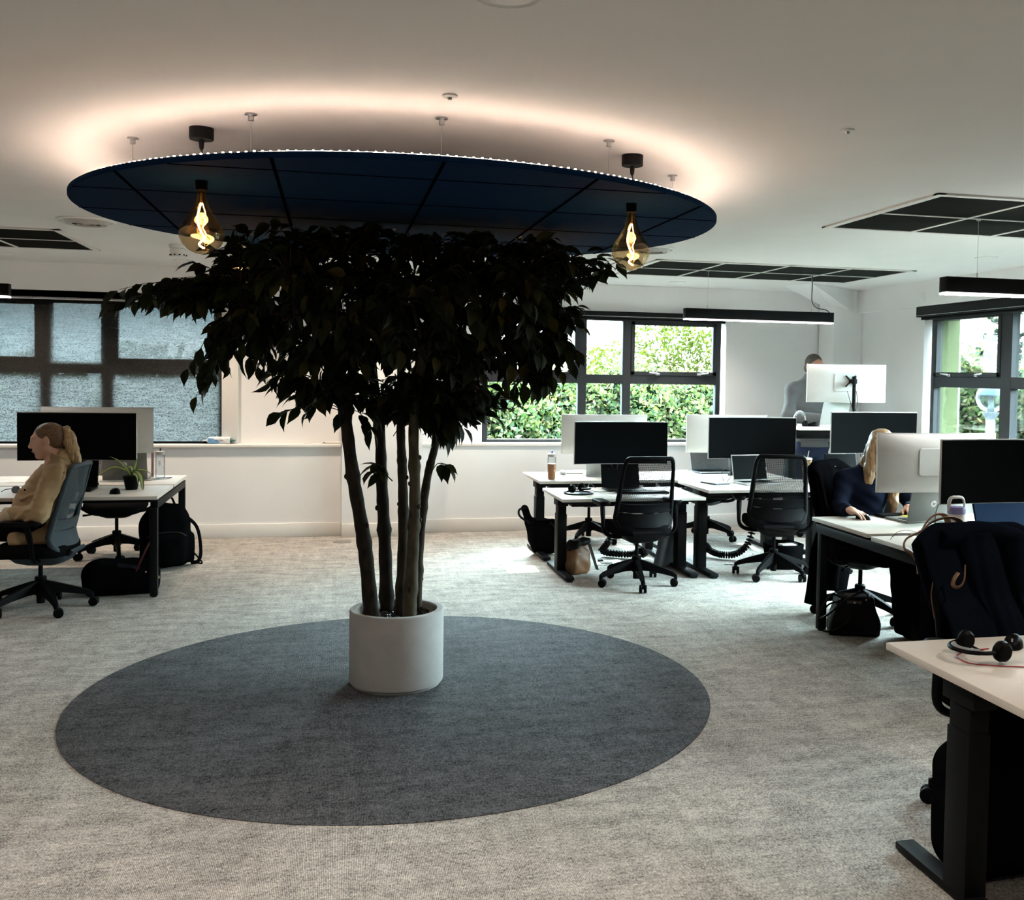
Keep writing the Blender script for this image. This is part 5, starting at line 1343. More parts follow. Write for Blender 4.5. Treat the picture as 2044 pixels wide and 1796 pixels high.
# gathered creases at the elbows, armpits and waist, a yoke seam and the front placket
for a, b, r in (((-1.70, 7.02, .80), (-1.83, 6.94, .76), .010), ((-1.72, 6.99, .76), (-1.85, 6.93, .70), .009), ((-1.78, 6.92, .68), (-1.87, 6.95, .62), .009), ((-1.86, 6.945, .70), (-1.93, 6.97, .635), .008),
                ((-1.70, 7.00, .875), (-1.80, 7.035, .88), .007), ((-1.80, 7.10, .80), (-1.95, 7.13, .74), .010), ((-1.80, 7.11, .72), (-1.97, 7.14, .68), .010), ((-1.76, 7.09, .62), (-1.92, 7.10, .60), .010), ((-1.72, 7.10, .55), (-1.90, 7.09, .53), .010)):
    F.cone(c(*a), c(*b), r, r*.6, 0.018)
for a, b in (((-1.665, 7.02, .93), (-1.68, 6.975, .83)), ((-1.73, 7.06, .965), (-1.665, 7.02, .92)), ((-1.89, 7.17, .90), (-2.00, 7.165, .72))):
    F.cone(c(*a), c(*b), .0045, .0045, .006, 'd')
F.mesh('jacket', JK1, w1)
CU1 = pm('cream_cuff', (0.50, 0.42, 0.30), rough=0.8, var=0.05, bump=0.2, bscale=600)
for wr, d in (((-1.985, 7.055, .648), (-.9, .15, -.05)), ((-1.99, 7.345, .648), (-.9, -.2, -.05))):
    m = MB(); p = Vector(c(*wr)); d = Vector(d).normalized(); T = Matrix.Translation(p-d*0.035) @ d.to_track_quat('Z', 'Y').to_matrix().to_4x4()
    m.lathe([(.050, 0.0), (.056, .002), (.056, .06), (.053, .064), (.047, .06), (.046, .005)], 26, T); m.build('cuff', CU1, w1)
m = MB(); m.shell(lambda a, b: Vector(c(-1.735-.085*math.cos(2.6*(a-.5)*1.9)*-1*(-.9)+.01, 7.23+.088*math.sin(2.6*(a-.5)*1.0*1.9), 1.0+.045*b-.055*(abs(a-.5)*2)**1.6))+Vector((.012*b*math.cos(2.6*(a-.5)), 0, 0)), 28, 5, 0.008); m.build('collar', JK1, w1, smooth=80)
for (px, pz) in ((-1.925, .80), (-1.945, .70)):
    m = MB(); m.sphere(c(px, 7.155, pz), .007, 10, sc=(1, .5, 1)); m.build('button', M_BLACK, w1)
TR1 = pm('black_trousers', (0.004, 0.004, 0.0055), rough=0.9, var=0.1, bump=0.15, bscale=800, spec=0.0)
F = Field(np.array((-2.46, 6.98, .04))-O, np.array((-1.55, 7.58, .68))-O, 0.008)
for i in (0, 1):
    F.cone(J['pelvis'], J['hip'][i], .125, .10, 0.05); F.cone(J['hip'][i], J['kn'][i], .096, .072, 0.04); F.cone(J['kn'][i], J['an'][i], .070, .055, 0.03)
fold(F, .004, 25, 9); F.cut((0, 0, .07), (0, 0, -1)); F.mesh('trousers', TR1, w1)
shoes(w1, J, M_BLACK)

# --- woman behind the white monitor at the right bench
SK2 = skin_mat('skin_light', (0.50, 0.31, 0.23))
HAIR2 = hair_mat('long_fair_hair', (0.10, 0.055, 0.026), (0.44, 0.28, 0.14))
J2 = dict(head=(3.555, 6.10, 1.135), fwd=(-.16, -.93, -.26), neck=(3.53, 6.17, .99), chest=(3.50, 6.19, .84), belly=(3.47, 6.20, .70), pelvis=(3.45, 6.20, .585),
          sh=[(3.345, 6.20, .915), (3.69, 6.17, .905)], el=[(3.255, 6.105, .735), (3.80, 6.06, .745)], wr=[(3.195, 5.875, .762), (3.64, 5.90, .765)],
          hd=[(.50, -.85, -.12), (-.2, -.95, -.1)], hb=[(0, 0, 1), (0, 0, 1)], curl=[.42, .4], sides=[-1, 1],
          hip=[(3.42, 6.12, .56), (3.55, 6.14, .56)], kn=[(3.50, 5.74, .555), (3.67, 5.74, .555)], an=[(3.46, 5.55, .11), (3.60, 5.50, .11)], toe=[(3.45, 5.40, .04), (3.60, 5.35, .04)])
w2, J, P, A, O = person('woman with long fair hair in a navy jumper, face hidden behind a white monitor', (3.45, 6.12, 0), J2, SK2, 0.0045)
face_parts(w2, P, A, pm('brow_fair', (0.14, 0.09, 0.055), rough=0.7))
c = lambda *p: np.array(p)-O
F = Field(c(3.34, 5.88, .60), c(3.78, 6.32, 1.27), 0.005)
F.ell(P(0, -.018, .040), (.084, .102, .090), 0.01, R=A); F.ell(P(0, -.06, -.05), (.082, .062, .11), 0.03, R=A)
for s in (-1, 1):
    F.chain([P(s*.060, .02, .06), P(s*.078, .035, -.02), P(s*.085, .055, -.12), P(s*.085, .07, -.22), P(s*.080, .115, -.33), P(s*.070, .165, -.43)], [.030, .032, .036, .038, .034, .008], 0.02)
    F.chain([P(s*.070, -.02, .02), P(s*.092, -.01, -.10), P(s*.098, .04, -.24), P(s*.086, .12, -.40)], [.030, .034, .036, .010], 0.02)
F.ell(P(0, .105, -.03), (.052, .06, .095), 0.01, 'd', R=A); F.ripple(.0028, 75, 12)
F.mesh('hair', HAIR2, w2)
JM2 = pm('navy_knit', (0.006, 0.009, 0.019), rough=0.9, var=0.12, vscale=60, bump=0.5, bscale=260, spec=0.03, stretch=(1, 1, 2.5))
F = Field(c(3.10, 5.80, .50), c(3.95, 6.42, 1.06), 0.006)
F.cone(J['neck'], J['chest'], .082, .130, 0.06); F.cone(J['chest'], J['belly'], .138, .130, 0.06); F.cone(J['belly'], J['pelvis'], .130, .142, 0.06)
for i in (0, 1):
    F.cone(J['neck'], J['sh'][i], .060, .066, 0.04); F.cone(J['chest'], J['sh'][i], .10, .062, 0.04); F.cone(J['sh'][i], J['el'][i], .062, .052, 0.03)
    F.cone(J['el'][i], J['wr'][i]+(J['el'][i]-J['wr'][i])*0.04, .053, .037, 0.02)
F.cone(c(3.53, 6.17, 1.02), c(3.53, 6.16, .99), .060, .075, 0.02); F.cone(c(3.535, 6.14, 1.03), c(3.53, 6.16, 1.08), .055, .06, 0.01, 'd')
F.ripple(.0045, 28, 6); F.mesh('jumper', JM2, w2)
F = Field(c(3.22, 5.30, .03), c(3.90, 6.42, .72), 0.008)
for i in (0, 1):
    F.cone(J['pelvis'], J['hip'][i], .135, .105, 0.05); F.cone(J['hip'][i], J['kn'][i], .10, .082, 0.04); F.cone(J['kn'][i], J['an'][i]-np.array((0, 0, .05)), .080, .092, 0.03)
fold(F, .005, 25, 19); F.cut((0, 0, .035), (0, 0, -1)); F.mesh('trousers', TR1, w2)
shoes(w2, J, M_BLACK)

# --- man at the raised desk by the back wall
SK3 = skin_mat('skin_tanned', (0.42, 0.22, 0.15))
J3 = dict(head=(4.70, 9.40, 1.712), fwd=(.12, -.97, -.10), neck=(4.70, 9.45, 1.545), chest=(4.70, 9.47, 1.37), belly=(4.71, 9.48, 1.16), pelvis=(4.71, 9.48, .98),
          sh=[(4.51, 9.47, 1.47), (4.895, 9.45, 1.47)], el=[(4.43, 9.42, 1.215), (4.99, 9.37, 1.215)], wr=[(4.70, 9.16, 1.20), (4.86, 9.14, 1.20)],
          hd=[(.75, -.65, -.1), (-.3, -.95, -.1)], hb=[(0, 0, 1), (0, 0, 1)], curl=[.4, .4], sides=[-1, 1],
          hip=[(4.62, 9.48, .93), (4.80, 9.48, .93)], kn=[(4.60, 9.46, .52), (4.82, 9.46, .52)], an=[(4.59, 9.50, .11), (4.83, 9.50, .11)], toe=[(4.56, 9.34, .04), (4.86, 9.34, .04)])
m1, J, P, A, O = person('man with short cropped hair in a grey sweatshirt standing behind a raised white monitor', (4.71, 9.46, 0), J3, SK3, 0.006, 1.04, 1.12)
face_parts(m1, P, A, pm('brow_dark', (0.03, 0.024, 0.02), rough=0.8))
c = lambda *p: np.array(p)-O
F = Field(np.array(J['head'])-.2, np.array(J['head'])+.2, 0.005)
F.ell(P(0, -.018, .040), (.079, .099, .086), 0.01, R=A); F.ell(P(0, -.06, -.02), (.074, .05, .06), 0.02, R=A)
F.ell(P(0, .112, .0), (.074, .070, .098), 0.006, 'd', R=A); F.ell(P(0, .03, -.10), (.09, .09, .09), 0.01, 'd', R=A)
for s in (-1, 1): F.ell(P(s*.080, .0, .0), (.012, .022, .034), 0.006, 'd', R=A)
F.ripple(.001, 200, 3); F.mesh('hair', pm('cropped_hair', (0.075, 0.065, 0.056), rough=0.8, var=0.3, vscale=150, bump=0.4, bscale=500), m1)
SW3 = pm('grey_sweatshirt', (0.105, 0.108, 0.112), rough=0.9, var=0.06, vscale=20, bump=0.15, bscale=600, sheen=0.15)
F = Field(c(4.30, 9.10, .86), c(5.12, 9.72, 1.66), 0.007)
F.cone(J['neck'], J['chest'], .085, .150, 0.06); F.cone(J['chest'], J['belly'], .158, .150, 0.06); F.cone(J['belly'], J['pelvis'], .150, .158, 0.06)
F.rbox(c(4.71, 9.48, 1.15), (.20, .13, .24), .09, 0.08)
for i in (0, 1):
    F.cone(J['neck'], J['sh'][i], .065, .074, 0.05); F.cone(J['chest'], J['sh'][i], .12, .07, 0.05); F.cone(J['sh'][i], J['el'][i], .072, .060, 0.03)
    F.cone(J['el'][i], J['wr'][i]+(J['el'][i]-J['wr'][i])*0.08, .060, .044, 0.02)
F.cone(c(4.70, 9.45, 1.60), c(4.70, 9.46, 1.54), .070, .082, 0.015); F.cone(c(4.705, 9.41, 1.60), c(4.71, 9.38, 1.68), .058, .07, 0.01, 'd')
F.cut((0, 0, .92), (0, 0, -1)); F.ripple(.005, 24, 16); F.mesh('sweatshirt', SW3, m1)
m = MB(); m.shell(lambda a, b: Vector(c(4.70+.078*math.cos(2*PI*a)*(1-.12*b), 9.435+.082*math.sin(2*PI*a)*(1-.1*b), 1.548+.055*b+.018*math.sin(2*PI*a))), 36, 4, .010); m.build('collar', SW3, m1, smooth=80)
m = MB(); m.shell(lambda a, b: Vector(c(4.71+.205*math.cos(2*PI*a)*1.0, 9.48+.165*math.sin(2*PI*a), .905+.06*b)), 40, 3, 0.012); m.build('hem_band', SW3, m1, smooth=80)
DN3 = pm('dark_denim', (0.012, 0.022, 0.055), rough=0.85, var=0.15, vscale=40, bump=0.2, bscale=700)
F = Field(c(4.44, 9.30, .05), c(4.98, 9.68, 1.0), 0.008)
F.cone(c(4.71, 9.48, .99), c(4.71, 9.48, .93), .15, .155, 0.05); F.rbox(c(4.71, 9.48, .93), (.18, .125, .08), .06, 0.04)
for i in (0, 1):
    F.cone(J['pelvis'], J['hip'][i], .12, .11, 0.05); F.cone(J['hip'][i], J['kn'][i], .106, .078, 0.03); F.cone(J['kn'][i], J['an'][i], .076, .062, 0.03)
fold(F, .004, 22, 29); F.cut((0, 0, .07), (0, 0, -1)); F.mesh('jeans', DN3, m1)
shoes(m1, J, M_BLACK)
# ------------------------------------------------------------------ desks
lb = bench_desk('pale bench desk at the far left behind the woman in the tan jacket', -3.66, -1.18, 7.485, 8.195, 8.245, 8.95, .71, 0, (.045, .075))
rb = bench_desk('pale bench desk on the right with the navy coat chair in front of it', 2.985, 5.30, 4.34, 5.16, 5.25, 5.95, .71, -0.03)
lift_desk('lowered front desk at the left end of the centre group, under the leftmost black monitor', 1.70, 2.86, 7.52, 8.29, .645)
lift_desk('back desk of the centre group holding the orange drink bottle', 1.70, 2.86, 8.40, 9.18, .69)
lift_desk('front desk of the centre group holding the papers and leopard tumbler', 2.865, 4.025, 7.48, 8.22, .705)
lift_desk('back desk of the centre group holding the laptop with the grey panel', 2.865, 4.025, 8.40, 9.18, .69)
lift_desk('front desk of the centre group partly beside the coat of the woman with long hair', 4.035, 5.19, 7.48, 8.22, .71)
lift_desk('raised standing desk in front of the man', 4.08, 5.24, 8.40, 9.12, 1.15)
lift_desk('nearest pale desk at the lower right corner with a headset on it', 1.822, 3.02, 2.34, 3.065, .71)

# ------------------------------------------------------------------ chairs
chair('black mesh back chair at the desk under the leftmost black monitor of the centre group', (2.26, 7.40, 0), 0.06, M_BLACK, M_MESHB, ba=191)
chair('black mesh back chair at the desk with the leopard tumbler', (3.45, 7.53, 0), -0.26, M_BLACK, M_MESHB, ba=150)
chair('slate chair turned sideways behind the desk with the orange drink bottle', (2.39, 9.42, 0), PI/2+0.25, M_SLATE, M_MESHG)
chair('slate chair behind the back desk by the curled cable spine', (3.58, 9.40, 0), 2.3, M_SLATE, M_MESHG)
chair('slate backed office chair the woman in the tan jacket sits on', (-1.86, 7.255, 0), PI/2-0.10, M_SLATE, M_MESHG, lift=-.03, ba=13)
chair('black office chair on the far side of the left bench desk beside the backpack', (-1.77, 9.19, 0), PI+0.1, M_BLACK, M_MESHB, ba=68)
chair('black office chair under the woman with long hair, draped with a black coat', (3.44, 6.13, 0), PI+0.62, M_BLACK, M_MESHB, ba=-69)
chair('black office chair pushed under the nearest desk, its back draped with a navy coat', (2.385, 3.12, 0), PI, M_BLACK, M_MESHB, lift=.02, ba=125)

# ------------------------------------------------------------------ screens
monitor('black monitor screen on the left bench desk, behind the smiling woman', (-1.806, 8.05, .71), 0, .203)
monitor('white backed monitor behind the black one on the left bench desk', (-1.753, 8.37, .71), PI, .229)
monitor('black monitor screen above the left chair of the centre desks', (2.315, 8.10, .645), 0, .216)
monitor('white backed monitor in front of the clear window, above the orange drink desk', (2.386, 8.85, .69), PI, .195)
monitor('black monitor screen above the second mesh chair of the centre desks', (3.477, 8.10, .705), 0, .198)
monitor('white backed monitor behind the middle black screen by the window jamb', (3.57, 8.85, .69), PI, .201)
monitor('white backed monitor on a black arm, raised highest in front of the man', (4.62, 8.55, 1.15), PI, .226)
monitor('dark greenish monitor screen below the raised white monitor', (4.438, 7.78, .71), 0, .257)
wm_ = monitor('white backed monitor hiding the face of the woman with long hair', (3.546, 5.42, .71), PI, .212, pole=False, h=.357)
monitor('large black monitor screen cut by the right edge above the navy coat', (3.625, 4.95, .71), 0, .207, h=.358)
# the arm that carries it is clamped behind the black monitor (its own space is turned half round)
m = MB(); AX, AY = -0.254, 0.215
m.cyl((AX, AY, -.03), (AX, AY, .34), .0165, 16); m.box((AX, AY, -.02), (.07, .06, .05), .006); m.build('pole', M_BLACKM, wm_)
m = MB(); m.tube([(AX, AY, .31), (-.16, .12, .35), (-.075, .06, .385)], .016, 10); m.box((-.07, .049, .385), (.10, .010, .10), .003); m.build('swing_arm', M_BLACKM, wm_)

M_LAPB = pm('black_laptop', (0.004, 0.004, 0.0045), rough=0.45, var=0.05, spec=0.06)
M_LAPG = pm('grey_laptop', (0.16, 0.158, 0.15), rough=0.42, metal=0.35, var=0.03)
M_LAPS = pm('silver_laptop', (0.42, 0.42, 0.41), rough=0.38, metal=0.4, var=0.03)
laptop('black laptop open beside the potted spider plant', (-1.835, 7.90, .71), 0.0, M_LAPB, 103)
laptop('grey laptop with a round logo open behind the spider plant', (-1.593, 8.70, .71), PI, M_LAPG, 100, logo=True)
laptop('black laptop open on the lowered front desk', (2.345, 8.06, .645), 0, M_LAPB, 104)
laptop('silver laptop open on the back desk beside the keyboard and mouse', (2.36, 8.84, .69), PI-0.1, M_LAPS, 108)
laptop('slim laptop with a pale lid edge under the middle black screen', (3.455, 7.90, .705), 0.12, M_LAPS, 104)
laptop('laptop with a grey speckled panel below the second white monitor', (3.50, 8.98, .69), 0.05, M_SLATE, 108, pm('speckled_screen', (0.09, 0.092, 0.095), rough=0.8, var=0.5, vscale=220), w=.38)
laptop('silver laptop open on the raised standing desk', (4.49, 8.74, 1.15), PI+0.28, M_LAPS, 104)
laptop('dark laptop tilted open under the greenish monitor', (4.33, 7.92, .71), 0.25, M_LAPB, 99, w=.36)
laptop('grey laptop with a round logo open in front of the woman with long hair', (3.60, 5.705, .71), PI+0.10, M_LAPG, 102, w=.35, logo=True)
laptop('laptop with a dark blue screen at the right edge behind the navy coat', (3.645, 4.80, .71), 0.0, M_LAPB, 108, pm('blue_screen', (0.008, 0.02, 0.045), rough=0.3, var=0.05, emit=(0.01, 0.035, 0.085), estr=0.35), w=.36)
laptop('laptop corner just showing on the nearest desk', (2.52, 2.90, .71), PI-0.1, M_LAPB, 110)

keyboard('pale keyboard on the back desk next to the silver laptop', (2.23, 9.03, .69), 0.02, pm('pale_keys', (0.35, 0.35, 0.34), rough=0.5))
keyboard('black keyboard in front of the black laptop on the lowered desk', (2.43, 7.84, .645), 0.0, M_BLACK)
keyboard('black keyboard under the hands of the woman with long hair', (3.63, 5.885, .71), PI, M_BLACK)
mouse('dark mouse in front of the potted spider plant', (-1.49, 7.67, .71), 0.6, M_BLACK)
mouse('grey mouse on the back desk right of the orange drink bottle', (2.02, 8.93, .69), PI, pm('grey_mouse', (0.2, 0.2, 0.2), rough=0.4))
mouse('black mouse in front of the leopard tumbler', (3.92, 7.78, .705), 0.3, M_BLACK)
mouse('black mouse held by the woman with long hair', (3.262, 5.795, .71), PI+0.4, M_BLACK)
mouse('black mouse beside the headset on the nearest desk', (2.215, 2.93, .71), 2.4, M_BLACK)
mouse('black mouse on the raised standing desk', (4.30, 8.62, 1.15), 1.2, M_BLACK)

hs_ = headset('black headset with a red cord lying on the nearest desk', (2.02, 2.83, .75), -1.35,
        cord=[(-0.02, .06, -.02), (-.05, .0, -.030), (-.04, -.06, -.034), (.0, -.085, -.035), (.05, -.08, -.036), (.12, .02, -.037), (.16, .12, -.037), (.14, .24, -.037), (.10, .40, -.037)])
headset('headset standing upright on the corner of the raised standing desk', (4.165, 8.60, 1.185), 0.35, tilt=0)
headset('black headset lying in a dark tray on the lowered front desk', (1.905, 7.87, .69), 0.8)
ty = thing('tray', 'round dark tray under the headset on the lowered front desk', 'tray', (1.905, 7.86, .645))
m = MB(); m.lathe([(0, 0), (.115, 0), (.122, .012), (.118, .012), (.11, .004), (0, .004)], 36); m.build('dish', M_BLACK, ty)

bottle('clear water bottle at the far corner of the left bench desk', (-1.359, 8.75, .71), (0.90, 0.93, 0.95), None, (0.45, 0.40, 0.37), (0.03, 0.035, 0.05), .235, .037)
bottle('orange drink bottle with a blue spout on the back desk', (1.826, 8.52, .69), (0.88, 0.92, 0.93), (0.75, 0.30, 0.14), (0.45, 0.42, 0.42), (0.05, 0.10, 0.45), .245, .037, .56)

# leopard tumbler
def leopard():
    m = bpy.data.materials.new('leopard_print'); m.use_nodes = True; t = m.node_tree; b = t.nodes['Principled BSDF']; tcn = N('ShaderNodeTexCoord', t)
    v = N('ShaderNodeTexVoronoi', t); v.inputs['Scale'].default_value = 95; t.links.new(tcn.outputs['Object'], v.inputs['Vector'])
    t.links.new(ramp(t, v.outputs['Distance'], [(0.0, (0.14, 0.065, 0.02)), (0.22, (0.012, 0.008, 0.006)), (0.50, (0.012, 0.008, 0.006)), (0.58, (0.26, 0.14, 0.05))]), b.inputs['Base Color']); b.inputs['Roughness'].default_value = 0.3; return m
tb_ = thing('tumbler', 'leopard print tumbler with a white straw on the front centre desk', 'tumbler', (3.905, 7.90, .705))
m = MB(); m.lathe([(0, 0), (.028, 0), (.031, .01), (.042, .20), (.042, .205), (0, .205)], 32); m.build('cup', leopard(), tb_)
m = MB(); m.lathe([(0, .203), (.044, .203), (.044, .213), (.038, .217), (0, .217)], 32); m.build('lid', M_WHITEP, tb_)
m = MB(); m.tube([(0, 0, .19), (.014, -.004, .275)], .0038, 8); m.build('straw', M_WHITEP, tb_)
# stationery
def sheets(label, name, cat, loc, rz, items, group=None):
    t = thing(name, label, cat, loc, rz, group)
    for nm, c, d, mt in items: MB().box(c, d, min(.003, d[2]*.4), 1).build(nm, mt, t)
    return t
M_PAPER = pm('white_paper', (0.72, 0.71, 0.69), rough=0.8, var=0.015)
M_PINK = pm('pink_cover', (0.62, 0.30, 0.34), rough=0.6, var=0.03)
sheets('loose papers at the left end of the front centre desk', 'papers', 'papers', (3.02, 7.90, .705), 0.15, [('sheet', (0, 0, .001), (.21, .297, .002), M_PAPER), ('sheet', (.05, .03, .0035), (.21, .297, .002), M_PAPER)])
nb = sheets('dark notebook on top of the loose papers', 'notebook', 'notebook', (3.08, 7.90, .7105), 0.3, [('cover', (0, 0, .005), (.15, .21, .010), M_SLATE), ('pages', (.001, 0, .0125), (.146, .206, .004), M_PAPER)])
sheets('lower white notebook with a pink edge beside the leopard tumbler', 'notebook', 'notebook', (4.17, 8.00, .71), 0.1, [('cover', (0, 0, .006), (.22, .30, .012), M_PAPER), ('back_cover', (0, 0, .0135), (.22, .30, .003), M_PINK)])
sheets('upper pale notebook under the green pencil case', 'notebook', 'notebook', (4.19, 8.03, .725), -0.05, [('cover', (0, 0, .006), (.21, .28, .012), M_PAPER), ('clasp', (-.06, -.08, .014), (.05, .03, .006), M_PINK)])
pc = thing('pencil_case', 'olive green zipped pencil case on the notebooks', 'pencil case', (4.20, 8.00, .737), 0.08)
F = Field((-.14, -.07, -.01), (.14, .07, .10), .004); F.rbox((0, 0, .038), (.115, .042, .038), .03); F.ripple(.0015, 60, 2); F.mesh('case', pm('olive_canvas', (0.14, 0.19, 0.085), rough=0.8, var=0.06, bump=0.2, bscale=600), pc)
m = MB(); m.tube([(-.10, 0, .078), (0, .002, .079), (.10, 0, .078)], .003, 6); m.box((-.118, 0, .045), (.016, .05, .045), .006); m.build('zip', M_PAPER, pc)
sheets('yellow sticky note on the grey laptop in front of the woman with long hair', 'sticky_note', 'sticky note', (3.575, 5.785, .7272), 0.5, [('sheet', (0, 0, .0006), (.075, .075, .0012), pm('yellow_note', (0.80, 0.70, 0.08), rough=0.7, var=0.02))])
sheets('papers on the left bench desk beside the smiling woman', 'papers', 'papers', (-2.36, 8.55, .71), 0.1, [('sheet', (0, 0, .001), (.30, .21, .002), M_PAPER), ('sheet', (.06, .05, .003), (.21, .297, .002), M_PAPER)])
sheets('muted pink folder standing at the right of the grey laptop on the left bench desk', 'folder', 'folder', (-1.435, 8.86, .71), 0.25, [('cover', (0, 0, .105), (.010, .12, .21), pm('dusky_pink', (0.30, 0.17, 0.17), rough=0.7))])
# sunglasses
sg = thing('sunglasses', 'dark red sunglasses lying on the left bench desk beside the woman', 'sunglasses', (-2.12, 7.78, .71), 0.8)
for s in (-1, 1):
    m = MB(); m.tube([(s*.034+.027*math.cos(a), 0, .026+.023*math.sin(a)) for a in [2*PI*i/20 for i in range(20)]], .004, 7, closed=True); m.build('rim', pm('dark_red_acetate', (0.10, 0.012, 0.012), rough=0.25), sg)
    m = MB(); m.lathe([(0, -.0008), (.024, -.0008), (.024, .0008), (0, .0008)], 20, Matrix.Translation((s*.034, 0, .026)) @ Matrix.Rotation(PI/2, 4, 'X')); m.build('lens', pm('dark_lens', (0.01, 0.008, 0.008), rough=0.1), sg)
    m = MB(); m.tube([(s*.063, 0, .034), (s*.066, .07, .025), (s*.06, .13, .004)], .003, 6); m.build('temple', MATS['dark_red_acetate'], sg)
gl = thing('eyeglasses', 'thin black wire glasses behind the tan straps on the right bench desk', 'glasses', (3.14, 4.98, .71), 0.9)
for s in (-1, 1):
    m = MB(); m.tube([(s*.034+.026*math.cos(a), 0, .030+.022*math.sin(a)) for a in [2*PI*i/20 for i in range(20)]], .0014, 6, closed=True); m.build('rim', M_BLACKM, gl)
    m = MB(); m.tube(bez([(s*.061, 0, .036), (s*.066, .07, .045), (s*.062, .12, .03), (s*.06, .14, .003)], 10), .0013, 6); m.build('temple', M_BLACKM, gl)
# insulated cup
cu = thing('insulated_cup', 'white insulated cup with lilac lid and carry handle on the right bench desk', 'cup', (3.225, 4.76, .71))
m = MB(); m.lathe([(0, 0), (.038, 0), (.040, .006), (.044, .12), (.0445, .182), (0, .182)], 36); m.build('body', pm('cream_enamel', (0.62, 0.58, 0.55), rough=0.35, var=0.02), cu)
m = MB(); m.lathe([(0, .18), (.0455, .18), (.0465, .186), (.0465, .205), (.043, .216), (0, .217)], 36); m.build('lid', pm('lilac_plastic', (0.20, 0.18, 0.36), rough=0.4, var=0.03), cu)
m = MB(); m.tube(bez([(-.043, 0, .195), (-.047, 0, .225), (-.036, 0, .262), (0, 0, .268), (.036, 0, .262), (.047, 0, .225), (.043, 0, .195)], 30), .006, 8, flat=1.6); m.build('handle', MATS['cream_enamel'], cu)
fc = bpy.data.curves.new('lettering', 'FONT'); fc.body = 'STANLEY'; fc.size = .0135; fc.align_x = 'CENTER'; fc.extrude = .0004
a_ = -PI/2-0.60
fc.materials.append(pm('purple_print', (0.10, 0.05, 0.28), rough=0.6))
tmp = bpy.data.objects.new('lettering_curve', fc); COL.objects.link(tmp)
me_ = bpy.data.meshes.new_from_object(tmp.evaluated_get(bpy.context.evaluated_depsgraph_get())); bpy.data.objects.remove(tmp)
for v in me_.vertices:                       # wrap the word round the cup
    q = a_+v.co.x/.0448; v.co = (math.cos(q)*(.0443+v.co.z), math.sin(q)*(.0443+v.co.z), .105+v.co.y)
fo_ = bpy.data.objects.new('lettering', me_); COL.objects.link(fo_); fo_.parent = cu
m = MB(); T = Matrix.Translation((.0452*math.cos(a_), .0452*math.sin(a_), .135)) @ Matrix.Rotation(a_+PI/2, 4, 'Z')
for x in (-.007, 0, .007): m.bar(T @ Vector((x, 0, -.006)), T @ Vector((x, 0, .006 if x else .010)), .0035, .001)
m.box((0, 0, -.007), (.018, .001, .003), T=T); m.build('emblem', MATS['purple_print'], cu, smooth=0)

# spider plant
sp_ = thing('spider_plant', 'spider plant with striped arching leaves in a black pot on the left bench desk', 'potted plant', (-1.425, 7.92, .71))
m = MB(); m.lathe([(0, 0), (.040, 0), (.055, .085), (.059, .086), (.060, .10), (.055, .10), (.052, .088), (0, .086)], 32); m.build('pot', M_BLACK, sp_)
m = MB(); rg = np.random.RandomState(5)
for (pts, wd_) in (([(0, 0, .09), (-.03, 0, .15), (-.09, -.01, .215), (-.15, -.02, .245)], .010), ([(0, 0, .09), (-.04, .01, .14), (-.12, 0, .165), (-.20, -.02, .12), (-.225, -.03, .09)], .012), ([(0, 0, .09), (.02, 0, .15), (.035, 0, .20), (.045, -.01, .245)], .014),
        ([(0, 0, .09), (.03, -.02, .13), (.07, -.04, .10), (.085, -.05, .01), (.088, -.055, .005)], .020), ([(0, 0, .09), (-.02, .02, .13), (-.085, .03, .12), (-.12, .03, .075)], .006), ([(0, 0, .09), (.04, .02, .14), (.10, .03, .13), (.16, .02, .07)], .008),
        ([(0, 0, .09), (.01, -.02, .14), (.0, -.04, .17), (-.03, -.06, .16)], .011), ([(0, 0, .09), (.02, .02, .16), (.025, .03, .20)], .012), ([(0, 0, .09), (.02, -.03, .12), (.05, -.07, .10), (.06, -.09, .04)], .015)):
    P_ = bez(pts, 14)
    for i in range(14):
        def sec(k):
            t = k/14; w_ = wd_*(0.55+0.45*math.sin(PI*min(1, t*1.3)))*(1-t**4); d = (P_[min(14, k+1)]-P_[max(0, k-1)]).normalized(); s_ = d.cross(Vector((0.25, -1, 0.2))).normalized(); n_ = s_.cross(d)
            return [P_[k]-s_*w_+n_*w_*.25, P_[k]-s_*w_*.45+n_*w_*.05, P_[k]+s_*w_*.45+n_*w_*.05, P_[k]+s_*w_+n_*w_*.25]
        a, b = sec(i), sec(i+1)
        m.add(a+b, [(0, 1, 5, 4)], 0); m.add(a+b, [(1, 2, 6, 5)], 1); m.add(a+b, [(2, 3, 7, 6)], 0)
m.build('leaves', [pm('leaf_green', (0.10, 0.19, 0.045), rough=0.5, var=0.1), pm('leaf_cream', (0.46, 0.50, 0.22), rough=0.5, var=0.06)], sp_, smooth=60)

# things on the window boards
wp = thing('wipes_packet', 'white and blue packet of wipes on the window board under the blind', 'wipes packet', (-1.045, 10.11, .888), -0.05)
F = Field((-.17, -.07, -.01), (.17, .07, .09), .004); F.rbox((0, 0, .033), (.105, .045, .033), .022); F.rbox((-.125, 0, .032), (.02, .042, .005), .004, .02); F.rbox((.125, 0, .032), (.02, .042, .006), .004, .02); F.ripple(.0015, 70, 6)
F.mesh('packet', [pm('packet_white', (0.66, 0.68, 0.70), rough=0.3, var=0.04, vscale=40), pm('packet_blue', (0.16, 0.33, 0.55), rough=0.3, var=0.15), pm('packet_green', (0.03, 0.12, 0.10), rough=0.3, var=0.3)], wp, lambda c: np.where(c[:, 0] > .10, 2, np.where((c[:, 0] < -.02+.03*np.sin(c[:, 2]*90)) & (c[:, 2] < .055) & (c[:, 0] > -.10), 1, 0)))
